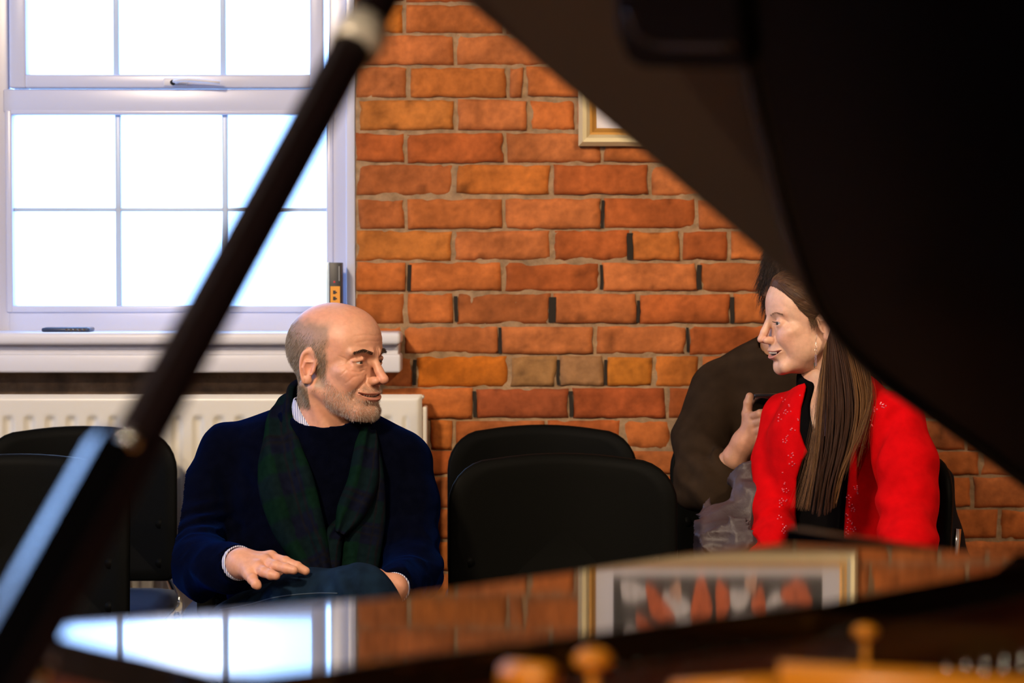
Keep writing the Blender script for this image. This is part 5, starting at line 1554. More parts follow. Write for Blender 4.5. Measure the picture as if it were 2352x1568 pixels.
    # shoes
    for (x, y, Y, nm) in ((990, 1750, 4.20, 'shoe'), (775, 2095, 4.24, 'shoe')):
        c = W(x, y, Y); c[2] = max(c[2], 0.052)
        def f_s(P, c=c): 
            d = smin(sd_ell(P, c + (0, -0.05, -0.01), (0.045, 0.10, 0.038)), sd_ell(P, c + (0, 0.05, 0.0), (0.038, 0.06, 0.05)), 0.03)
            return smax(d, c[2] - 0.046 - P[:, 2], 0.004)
        sdf_obj(nm, f_s, c - (0.07, 0.18, 0.07), c + (0.07, 0.14, 0.08), 0.006, M['leather'], man)
    return man
M['navy_wool'] = mat('navy_wool', (0.0014, 0.0017, 0.0045), rough=0.95, sheen=0.13, var=(60, 0.25), bump=[(350, 0.5, 0.0015), (60, 0.2, 0.003)], spec=0.0)
M['navy_wool'].node_tree.nodes['Principled BSDF'].inputs['Sheen Tint'].default_value = (0.01, 0.08, 0.55, 1)
M['tartan'] = mat('tartan_wool', rough=0.95, vcol=True, var=(90, 0.2), bump=[(400, 0.4, 0.001)], spec=0.0)
M['shirt'] = mat('striped_shirt_cotton', (0.50, 0.53, 0.68), rough=0.8, bump=[(300, 0.2, 0.001)])
def stripes(m, c0, c1, scale=520):
    nt = m.node_tree; b = nt.nodes['Principled BSDF']
    tc = nt.nodes.new('ShaderNodeTexCoord'); w = nt.nodes.new('ShaderNodeTexWave'); w.bands_direction = 'X'
    w.inputs['Scale'].default_value = scale / 6.0; w.inputs['Distortion'].default_value = 1.0
    r = nt.nodes.new('ShaderNodeValToRGB'); r.color_ramp.elements[0].color = (*c0, 1); r.color_ramp.elements[1].color = (*c1, 1)
    r.color_ramp.elements[0].position = 0.25; r.color_ramp.elements[1].position = 0.5
    nt.links.new(tc.outputs['Object'], w.inputs['Vector']); nt.links.new(w.outputs['Fac'], r.inputs['Fac']); nt.links.new(r.outputs['Color'], b.inputs['Base Color'])
stripes(M['shirt'], (0.10, 0.12, 0.30), (0.66, 0.68, 0.78))
M['denim'] = mat('dark_denim', (0.005, 0.014, 0.030), rough=0.85, var=(30, 0.4), bump=[(600, 0.4, 0.0008), (40, 0.2, 0.003)], spec=0.05)
M['stitch'] = mat('denim_stitch', (0.03, 0.055, 0.09), rough=0.8)
M['leather'] = mat('black_leather', (0.012, 0.010, 0.009), rough=0.4)
man = build_man()
# ------------------------------------------------------------------ the woman in the red cardigan
M['red_knit'] = mat('red_wool_knit', (0.54, 0.002, 0.004), rough=0.9, sheen=0.08, var=(40, 0.12), bump=[(500, 0.4, 0.001), (70, 0.15, 0.002)], spec=0.03)
M['red_knit'].node_tree.nodes['Principled BSDF'].inputs['Sheen Tint'].default_value = (1.0, 0.1, 0.08, 1)
M['black_top'] = mat('black_jersey', (0.005, 0.0045, 0.005), rough=0.9, spec=0.0, bump=[(200, 0.3, 0.001)])
M['bead'] = mat('red_glass_bead', (0.85, 0.10, 0.14), rough=0.10, metal=0.3, coat=1.0, spec=0.9)
M['silver'] = mat('silver_wire', (0.8, 0.72, 0.6), rough=0.18, metal=1)
M['bead_green'] = mat('green_glass_bead', (0.01, 0.06, 0.04), rough=0.1, coat=1)
M['bead_mauve'] = mat('mauve_glass_bead', (0.30, 0.20, 0.24), rough=0.15, coat=1)

def build_woman():
    YH = 4.86
    hc = W(1866, 745, YH)
    to_l, to_w, A = head_frame(hc, math.radians(-81), math.radians(5), math.radians(0), 0.955)
    sm, mo = 0.8, 0.62
    sk = lambda P: head_sdf(to_l(P), False, sm, mo) * 0.00955
    def f_head(P): return smax(sk(P), -(P[:, 2] - (hc[2] - 0.18)), 0.01)
    V1, F1 = isosurface(f_head, hc - (0.16, 0.16, 0.19), hc + (0.16, 0.16, 0.13), 0.0016)
    RA = [(1806, 975, 4.93, .030), (1775, 1140, 4.86, .028), (1768, 1290, 4.70, .024), (1775, 1345, 4.60, .020)]     # her right arm, image left
    LA = [(2060, 985, 4.72, .034), (2085, 1150, 4.66, .032), (2080, 1300, 4.55, .028), (2010, 1350, 4.45, .022)]
    def f_body(P, arms=True):
        d = sd_ell(P, W(1925, 1060, 4.86), (0.115, 0.075, 0.16))
        d = smin(d, sd_cone(P, W(1884, 870, 4.865), W(1890, 1010, 4.86), 0.041, 0.050), 0.02)
        d = smin(d, sd_ell(P, W(1905, 1000, 4.825), (0.075, 0.05, 0.075)), 0.03)
        d = smin(d, sd_ell(P, W(1930, 1260, 4.88), (0.12, 0.085, 0.15)), 0.05)
        if arms:
            for ch in (RA, LA): d = smin(d, sd_chain(P, [W(*c[:3]) for c in ch], [c[3] for c in ch], 0.01), 0.02)
        return d
    V2, F2 = isosurface(f_body, (W(1700, 1500, 4.8)[0], 4.36, W(1900, 1480, 4.8)[2]), (W(2180, 900, 4.8)[0], 5.02, W(1900, 855, 4.86)[2]), 0.004)
    # hands in her lap (behind the piano edge)
    hs = []
    for (w0, dx) in ((W(1775, 1352, 4.585), 1), (W(2005, 1362, 4.44), -1)):
        kn = [w0 + np.array([dx * (0.030 + 0.006 * i), -0.055 + 0.018 * i, -0.018]) for i in range(4)]
        fs = [([k, k + np.array([dx * 0.022, -0.012, -0.006]), k + np.array([dx * 0.040, -0.014, -0.016])], [.0085, .0078, .0068]) for k in kn]
        fs.append(([w0 + np.array([dx * 0.01, -0.01, 0]), w0 + np.array([dx * 0.035, 0.012, 0.004]), w0 + np.array([dx * 0.055, 0.010, -0.004])], [.011, .0095, .008]))
        hs.append(isosurface(lambda P: hand_sdf(P, w0, kn, fs, (.019, .010)), w0 - (0.12, 0.13, 0.07), w0 + (0.12, 0.08, 0.05), 0.0025))
    V, Fq = joinq([(V1, F1), (V2, F2)] + hs)
    Q = to_l(V)
    C = face_colors(Q, (0.70, 0.42, 0.29), False, sm, mo)
    me = quadmesh('person', V, Fq, C)
    w = link('person', me, None, M['skin'])
    tag(w, 'smiling woman in profile with long brown hair and a beaded red cardigan', 'person')
    eyes(w, to_w, A, (0.028, 0.034, 0.030), look=(0, 1, 0.0))
    teeth_row(w, to_w, zt=-4.95, y=9.62)
    Al = A / 0.00955
    dirw = lambda v: np.asarray(v, float) @ Al.T
    # eyebrow and lashes
    bp = []
    for s in (-1, 1):
        for k in range(110):
            t = rng.random(); x = 1.4 + 3.5 * t
            z = 2.75 + 0.75 * math.sin(min(t * 1.35, 1) * math.pi * 0.5) - 1.1 * max(0, t - 0.6) + rng.uniform(-0.09, 0.09) * (1 - 0.6 * t)
            bp.append((s * x, 9.9, z))
    bp = np.array(bp)
    for _ in range(25): bp[:, 1] -= head_sdf(bp, False, sm, mo) * 0.7
    Dl = np.stack([np.sign(bp[:, 0]) * 0.9, np.full(len(bp), 0.12), 0.3 - 0.15 * np.abs(bp[:, 0])], 1) + rng.normal(0, 0.1, bp.shape)
    s3 = strands(to_w(bp), dirw(Dl), rng.uniform(0.005, 0.008, len(bp)), 0.0002, np.array([0, 0, -0.05]))
    lp = []
    for s in (-1, 1):
        for k in range(60):
            t = k / 59; x = 2.1 + 2.1 * t
            p = np.array([s * x, 0, 1.42 - 0.2 * (2 * t - 1) ** 2]); p[1] = 7.35 + math.sqrt(max(0.1, 1.43 ** 2 - (x - 3.1) ** 2 - (p[2] - 1.15) ** 2))
            lp.append(p)
    lp = np.array(lp)
    s4 = strands(to_w(lp), dirw(np.tile([[0, 1, -0.25]], (len(lp), 1)) + np.stack([(lp[:, 0] - np.sign(lp[:, 0]) * 3.1) * 0.4, 0 * lp[:, 0], 0 * lp[:, 0]], 1)), 0.007, 0.0002, np.array([0, 0, 0.25]))
    hair_mesh('brow_and_lash_hairs', [s3, s4], [shades(len(bp), [(0.24, 0.14, 0.08), (0.17, 0.10, 0.055)]), shades(len(lp), [(0.02, 0.012, 0.01)])], M['hair'], w)

    # hair: a smooth cap swept back over the ear
    def line_front(Qx):
        """how far forward (y) the hairline sits for a point of the head"""
        a = np.abs(Qx[:, 0]); z = Qx[:, 2]
        return np.interp(z, [-3, -1, 1.5, 3.5, 6, 8.4, 10], [-1.0, 0.6, 2.6, 4.2, 6.0, 8.0, 9.6])
    def cap(Q):
        X = mir(Q)
        d = sd_ell(Q, (0, -0.3, 4.1), (7.4, 9.6, 8.0))
        d = smin(d, sd_ell(Q, (0, 3.3, 5.0), (6.3, 6.1, 6.2)), 1.2)
        d = smin(d, sd_cone(Q, (0, -2.2, -3.0), (0, -4.5, -12), 5.2, 5.4), 2.2)
        tex = 0.10 * vnoise(np.stack([Q[:, 0] * 0.6, Q[:, 1] * 0.6, Q[:, 2] * 5], 1), 1.0, 3) + 0.12 * vnoise(Q * np.array([2.6, 0.5, 0.9]), 1.0, 8)
        fr = line_front(Q) - Q[:, 1]
        thick = 0.62 * np.clip(fr / 2.2, -0.7, 1)
        d = d - thick - tex * np.clip(fr / 2, 0, 1)
        d = smax(d, -fr, 0.3)
        earhole = sd_ell(X, (7.6, -0.4, -0.6), (2.2, 2.35, 3.3))
        d = ssub(d, earhole, 0.6)
        d = smax(d, -(Q[:, 2] + 13), 0.5)
        return d
    capc = lambda Vw: np.array([(0.075, 0.036, 0.018)]) * (1 + 0.5 * vnoise(to_l(Vw) * np.array([1.2, 0.4, 1.8]), 1.2, 2))[:, None]
    Vc, Fc_ = isosurface(lambda P: cap(to_l(P)) * 0.00955, hc - (0.15, 0.15, 0.16), hc + (0.15, 0.15, 0.14), 0.0022)
    # strands lying on the cap
    bvc = BVHTree.FromPolygons(Vc.tolist(), Fc_.tolist())
    sets, cols = [], []
    P, N = sample_surface(Vc, Fc_, 5200)
    Ql = to_l(P)
    # flow: from the hairline back and down towards a point behind the ear
    T = np.stack([0.15 * Ql[:, 0], -1.0 * np.ones(len(P)), np.where(Ql[:, 1] > -3, -0.35 - 0.12 * (Ql[:, 1] - 0).clip(-3, 8) * (np.abs(Ql[:, 0]) / 6), -1.6)], 1)
    T = dirw(T); T -= N * (T * N).sum(1)[:, None]; T /= np.linalg.norm(T, axis=1)[:, None] + 1e-9
    path = [P + N * 0.0002]; cur = P.copy(); D = T
    for k in range(5):
        cur = cur + D * rng.uniform(0.006, 0.009, (len(P), 1))
        nxt = []; nn = []
        for i, c in enumerate(cur):
            h = bvc.find_nearest(Vector(c)); nxt.append(np.array(h[0])); nn.append(np.array(h[1]))
        cur = np.array(nxt); nn = np.array(nn)
        q = to_l(cur)
        D = dirw(np.stack([0.15 * q[:, 0], -1.0 * np.ones(len(P)), np.where(q[:, 1] > -3, -0.35 - 0.12 * (q[:, 1]).clip(-3, 8) * (np.abs(q[:, 0]) / 6), -1.6)], 1))
        D = D - nn * (D * nn).sum(1)[:, None]; D /= np.linalg.norm(D, axis=1)[:, None] + 1e-9
        path.append(cur + nn * rng.uniform(0.0002, 0.0012, (len(P), 1)))
    sets.append(tubes(np.stack(path, 1), 0.00032))
    cols.append(shades(len(P), [(0.085, 0.042, 0.020), (0.12, 0.065, 0.033), (0.06, 0.028, 0.014), (0.17, 0.10, 0.05)], 0.2))
    me = quadmesh('hair', Vc, Fc_, capc(Vc))
    hair = link('hair', me, w, M['hair'])
    # long fall of hair in front of her near shoulder: a body of lock guides
    guides = []   # px, py, Y along each guide (left to right)
    G = [
        [(1893, 800, 4.80), (1885, 860, 4.775), (1878, 930, 4.755), (1872, 1010, 4.735), (1862, 1090, 4.715), (1845, 1160, 4.70)],
        [(1900, 782, 4.79), (1898, 850, 4.765), (1895, 930, 4.735), (1890, 1020, 4.715), (1876, 1100, 4.695), (1862, 1178, 4.68)],
        [(1908, 755, 4.785), (1915, 850, 4.755), (1920, 940, 4.725), (1912, 1030, 4.70), (1895, 1110, 4.685), (1882, 1188, 4.675)],
        [(1912, 730, 4.79), (1938, 850, 4.750), (1948, 945, 4.72), (1935, 1030, 4.695), (1912, 1110, 4.68), (1900, 1182, 4.675)],
        [(1925, 725, 4.80), (1960, 850, 4.755), (1972, 935, 4.72), (1958, 1020, 4.695), (1930, 1100, 4.68), (1915, 1165, 4.675)],
        [(1940, 725, 4.815), (1978, 840, 4.765), (1990, 920, 4.725), (1976, 980, 4.70), (1950, 1040, 4.69), (1928, 1090, 4.68)],
        [(1955, 730, 4.84), (1990, 830, 4.78), (2000, 895, 4.735), (1990, 940, 4.71), (1972, 980, 4.70), (1955, 1015, 4.69)]]
    GW = np.array([[W(*p) for p in g] for g in G])       # (7, 6, 3)
    Sg = np.stack([spline(g, 16) for g in GW])           # (7, 16, 3)
    def fall(u, depth):
        """u in 0..6 across the guides"""
        i = np.clip(u.astype(int), 0, 5); t = (u - i)[:, None, None]
        p = Sg[i] * (1 - t) + Sg[i + 1] * t
        nrm_ = np.array([-0.1, -1, 0.1])
        env = np.sin(np.linspace(0.35, 1, 16) * math.pi * 0.75)[None, :, None]
        return p + nrm_ * (depth[:, None, None] * (0.4 + env))
    n = 3600
    u = rng.random(n) * 6
    clump = np.round(u * 5) / 5 + rng.normal(0, 0.05, n); 
    conv = np.linspace(0, 1, 16)
    base = fall(u, rng.uniform(-0.018, 0.012, n)); cl = fall(np.clip(clump, 0, 5.999), 0.012 * vnoise(np.stack([clump * 2.1] * 3, 1), 1.0, 8) + rng.uniform(-0.003, 0.003, n))
    wgt = (conv ** 1.5 * 0.8)[None, :, None]
    Pn = base * (1 - wgt) + cl * wgt
    ph_ = rng.random(n)[:, None] * 6.28
    Pn[..., 0] += (0.0016 * np.sin(np.linspace(0, 7, 16)[None] + ph_) + 0.004 * np.sin(np.linspace(0, 6, 16)[None] + np.round(clump * 5)[:, None] * 1.7)) * conv[None]
    Pn[..., 1] += 0.002 * np.cos(np.linspace(0, 6, 16)[None] + ph_)
    cut = rng.uniform(0.82, 1.0, n)                      # uneven ends
    Pc = np.empty_like(Pn)
    for i in range(n):
        tt = np.linspace(0, 15 * cut[i], 16); j = np.minimum(tt.astype(int), 14); f_ = (tt - j)[:, None]
        Pc[i] = Pn[i][j] * (1 - f_) + Pn[i][j + 1] * f_
    sets.append(tubes(Pc, rng.uniform(0.0003, 0.0006, n)))
    light = np.clip(0.10 + 0.35 * np.exp(-((u - 4.2) / 1.3) ** 2)[:, None] + 0.95 * vnoise(np.stack([clump * 1.3] * 3, 1), 1.0, 5)[:, None], 0, 1)
    cols.append((np.array([[0.055, 0.020, 0.008]]) * (1 - light) + np.array([[0.38, 0.18, 0.06]]) * light) * rng.uniform(0.75, 1.25, (n, 1)))
    # stray hairs that break the outline of the fall
    m = 260
    us = np.concatenate([rng.uniform(0, 0.8, m // 2), rng.uniform(4.8, 5.99, m - m // 2)])
    Ps = fall(us, rng.uniform(-0.004, 0.018, m))
    wob_ = np.linspace(0, 1, 16)[None] ** 1.3
    Ps[..., 0] += wob_ * np.where(us < 2, -1, 1)[:, None] * np.abs(rng.normal(0, 0.012, m))[:, None] + 0.003 * np.sin(np.linspace(0, 9, 16)[None] + rng.random(m)[:, None] * 6.28) * wob_
    sets.append(tubes(Ps, 0.00026)); cols.append(shades(m, [(0.16, 0.08, 0.03), (0.07, 0.03, 0.013), (0.28, 0.14, 0.05)]))
    # a few loose wisps at the temple and ear
    m = 130
    q0 = np.stack([np.full(m, 6.9) + rng.normal(0, 0.12, m), rng.uniform(0.8, 2.8, m), rng.uniform(0.4, 2.6, m)], 1)
    wp = [to_w(q0)]
    for k in range(1, 6):
        q0 = q0 + np.stack([0.05 + 0 * q0[:, 0], -0.36 + 0.10 * k + rng.normal(0, 0.05, m), -0.36 + 0.05 * rng.normal(0, 1, m)], 1); wp.append(to_w(q0))
    sets.append(tubes(np.stack(wp, 1), 0.00025)); cols.append(shades(m, [(0.15, 0.085, 0.04), (0.09, 0.05, 0.025)]))
    hair_mesh('long_hair', sets, cols, M['hair'], w)

    # black top
    Vt, Ft = isosurface(lambda P: ssub(smax(f_body(P, False) - 0.007, P[:, 2] - (W(1890, 895, 4.8)[2] + (P[:, 1] - 4.80) * 0.5), 0.01), sd_ell(P, W(1893, 890, 4.76), (0.033, 0.07, 0.10)), 0.006), (W(1760, 1500, 4.8)[0], 4.60, W(1900, 1500, 4.8)[2]), (W(2100, 900, 4.8)[0], 5.02, W(1900, 870, 4.86)[2]), 0.005)
    link('top', quadmesh('top', Vt, Ft), w, M['black_top'])
    # cardigan
    RS = [(1806, 965, 4.93, .048), (1782, 1060, 4.90, .047), (1778, 1150, 4.86, .043), (1778, 1230, 4.78, .042), (1772, 1300, 4.70, .040), (1768, 1345, 4.63, .037)]
    LS = [(2058, 972, 4.73, .060), (2078, 1060, 4.70, .060), (2084, 1150, 4.67, .054), (2086, 1240, 4.61, .052), (2078, 1310, 4.54, .048), (2020, 1345, 4.46, .038)]
    openL = [(858, 1853), (890, 1852), (940, 1840), (990, 1838), (1020, 1848), (1037, 1856), (1060, 1842), (1100, 1830), (1180, 1828), (1232, 1834), (1400, 1845)]
    openR = [(858, 1960), (940, 1962), (1000, 1956), (1100, 1948), (1180, 1940), (1240, 1938), (1400, 1935)]
    def f_c(P):
        d = sd_ell(P, W(1925, 1055, 4.86), (0.145, 0.105, 0.19))
        d = smin(d, sd_ell(P, W(1935, 1250, 4.88), (0.145, 0.11, 0.17)), 0.05)
        d = smin(d, sd_cone(P, W(1806, 955, 4.935), W(1885, 925, 4.90), 0.045, 0.040), 0.03)
        d = smin(d, sd_cone(P, W(1900, 930, 4.89), W(2055, 968, 4.75), 0.050, 0.058), 0.03)
        for L in (RS, LS): d = smin(d, sd_chain(P, [W(*c[:3]) for c in L], [c[3] for c in L], 0.02), 0.014)
        d = d - cloth_folds(P, 0.0045, 11, 14) * 0.8
        d = d - elbow_creases(P, W(1775, 1250, 4.76), (0.1, 0, -1), 0.075, 0.0085, 55)
        d = d - elbow_creases(P, W(1768, 1310, 4.68), (0.1, 0, -1), 0.06, 0.006, 60)
        d = d - elbow_creases(P, W(2085, 1120, 4.64), (0.4, 0, 1.0), 0.06, 0.0055, 30)
        d = d - elbow_creases(P, W(2085, 1240, 4.60), (0.15, 0, 1.0), 0.07, 0.004, 45)
        d = d + 0.010 * np.exp(-((sd_chain(P, [W(2062, 945, 4.68), W(2022, 1000, 4.68), W(2010, 1080, 4.69), W(2006, 1250, 4.70)], [0, 0, 0, 0], 0.001)) / 0.013) ** 2)
        d = d + 0.007 * np.exp(-((sd_cone(P, W(2015, 1128, 4.63), W(2120, 1100, 4.60), 0, 0)) / 0.010) ** 2)      # crease between sleeve and body
        d = d + 0.004 * np.exp(-((sd_cone(P, W(1812, 1000, 4.86), W(1812, 1240, 4.79), 0, 0)) / 0.012) ** 2)
        # neck and front opening
        fw_ = P[:, 1] - CAMZ * 0
        yy = P[:, 1]
        dz = P[:, 2] - CAMZ
        fwd = yy * math.cos(PITCH) - dz * math.sin(PITCH); upv = yy * math.sin(PITCH) + dz * math.cos(PITCH)
        px = 1176 + F * P[:, 0] / fwd; py = 784 - F * upv / fwd
        l = np.interp(py, [a for a, b in openL], [b for a, b in openL]); r = np.interp(py, [a for a, b in openR], [b for a, b in openR])
        cut = np.maximum(np.maximum(l - px, px - r) / 1180.0, yy - 4.87)
        d = ssub(d, cut, 0.006)
        nk = sd_cone(P, W(1884, 860, 4.875), W(1888, 930, 4.875), 0.058, 0.055)
        d = ssub(d, nk, 0.008)
        shell_ = np.maximum(d, -(d + 0.010))
        for L in (RS, LS):
            a, b = W(*L[-2][:3]), W(*L[-1][:3]); ax = (b - a) / np.linalg.norm(b - a)
            shell_ = np.maximum(shell_, np.where(np.linalg.norm(P - b, axis=1) < 0.055, (P - b) @ ax, -1.0))
        return np.maximum(shell_, W(1900, 1440, 4.8)[2] - P[:, 2])
    o, Vk, Fk = sdf_obj('cardigan', f_c, (W(1700, 1450, 4.8)[0], 4.38, W(1900, 1445, 4.8)[2]), (W(2190, 900, 4.75)[0], 5.05, W(1900, 850, 4.86)[2]), 0.0034, M['red_knit'], w)
    bv = BVHTree.FromPolygons(Vk.tolist(), Fk.tolist())
    # beads sewn on in little flowers
    flowers = [(1838, 908), (1800, 918), (1812, 930), (1806, 946), (1818, 945), (1790, 952), (1790, 963), (1832, 962), (1818, 984), (1826, 988), (1808, 1000), (1804, 1012), (1822, 1040), (1818, 1046), (1820, 1065), (1800, 1085), (1802, 1108), (1798, 1122), (1806, 1126), (1796, 1150), (1806, 1148), (1792, 1160), (1790, 1188), (1802, 1208), (1800, 1220),
               (2022, 925), (2030, 932), (2010, 940), (2000, 965), (2004, 975), (1975, 1020), (1984, 1026), (1946, 1118), (1966, 1120), (1970, 1130), (1950, 1142), (1954, 1158), (1960, 1170), (1945, 1180), (1950, 1196), (1958, 1200), (1948, 1214), (1962, 1215), (1944, 1226)]
    mb = MB(); bm = bmesh.new(); bmesh.ops.create_icosphere(bm, subdivisions=2, radius=1.0)
    for i, v in enumerate(bm.verts): v.index = i
    SV = np.array([v.co[:] for v in bm.verts]); SF = [[v.index for v in f.verts] for f in bm.faces]; bm.free()
    for (x, y) in flowers:
        k = rng.integers(1, 6)
        for j in range(k):
            a = 2 * math.pi * j / k
            rr = 0 if k < 3 else 4.5
            h = bv.ray_cast(Vector((0, 0, CAMZ)), Vector(ray(x + rr * math.cos(a) + rng.uniform(-2, 2), y + rr * math.sin(a) + (3 * j if k < 3 else 0))))
            if h[0] is not None: mb.add(SV * rng.uniform(0.0015, 0.0022) + np.array(h[0]) + np.array(h[1]) * 0.0006 * (-1 if h[1][1] > 0 else 1), SF)
    be = mb.build('bead_embroidery', M['bead'], w); be['kind'] = 'stuff'
    # earring: hook, loops and tapering beads
    e0 = W(1874, 776, 4.782)
    er = MB(); er.tube(spline([e0 + (0, 0.004, 0.006), e0 + (0.002, -0.002, 0.008), e0 + (0.001, -0.003, 0), e0 + (0.0, 0, -0.006)], 12), 0.0004, seg=6)
    zc = -0.008
    for r_, dz_ in ((0.0012, 0.003), (0.0016, 0.004), (0.0026, 0.006), (0.0030, 0.007), (0.0012, 0.004)):
        c = e0 + (0, 0, zc - dz_ / 2)
        er.tube([c + np.array([math.cos(t) * r_ * 0.7, math.sin(t) * 0.0006, math.sin(t) * r_ * 1.2]) for t in np.linspace(0, 2 * math.pi, 14, endpoint=False)], 0.0004, seg=5, closed=True)
        zc -= dz_
    ear_o = er.build('earring', M['silver'], w)
    mb = MB()
    for k in range(9):
        for xx in (-0.0012, 0.0012): mb.add(SV * 0.0012 + e0 + (xx, 0, zc - 0.002 - k * 0.0026), SF)
    mb.build('earring_beads', M['bead_mauve'], ear_o)
    mb = MB()
    for k in range(4): mb.add(SV * (0.0013 - 0.0001 * k) + e0 + (-0.0025, 0, zc - 0.018 - k * 0.0028), SF)
    mb.build('earring_drop', M['bead_green'], ear_o)
    # fine necklace
    bt = BVHTree.FromPolygons(np.concatenate([V1, V2]).tolist(), np.concatenate([F1, F2 + len(V1)]).tolist())
    pts = []
    for x, y in spline([(1860, 935), (1861, 955), (1866, 980), (1872, 1000)], 26):
        h = bt.ray_cast(Vector((0, 0, CAMZ)), Vector(ray(x, y)))
        if h[0] is not None: pts.append(np.array(h[0]) + np.array([0, -0.009, 0]))
    if len(pts) > 4:
        mb = MB()
        for p in pts: mb.add(SV * 0.0008 + p, SF)
        mb.tube(pts, 0.0003, seg=5); mb.build('necklace', M['silver'], w)
    # trousers and seated legs (behind the piano)
    def f_t(P):
        d = sd_ell(P, W(1945, 1430, 4.84), (0.165, 0.13, 0.085))
        d = smin(d, sd_chain(P, [W(1870, 1450, 4.82), W(1800, 1450, 4.45), W(1795, 1750, 4.42), W(1790, 2010, 4.46)], [.075, .055, .045, .040], 0.02), 0.03)
        d = smin(d, sd_chain(P, [W(2010, 1450, 4.80), W(1975, 1450, 4.38), W(1975, 1750, 4.36), W(1970, 2030, 4.40)], [.075, .055, .045, .040], 0.02), 0.03)
        return d - cloth_folds(P, 0.003, 12, 19)
    sdf_obj('trousers', f_t, (0.45, 4.28, 0.08), (0.92, 5.0, 0.62), 0.006, M['black_top'], w)
    for (x, Y) in ((1790, 4.42), (1970, 4.36)):
        c = W(x, 2000, Y); c[2] = 0.05
        sdf_obj('shoe', lambda P, c=c: smax(smin(sd_ell(P, c + (0, -0.05, -0.01), (0.04, 0.09, 0.036)), sd_ell(P, c + (0, 0.05, 0.01), (0.034, 0.05, 0.05)), 0.03), c[2] - 0.045 - P[:, 2], 0.004), c - (0.06, 0.16, 0.06), c + (0.06, 0.12, 0.08), 0.006, M['leather'], w)
    return w
woman = build_woman()
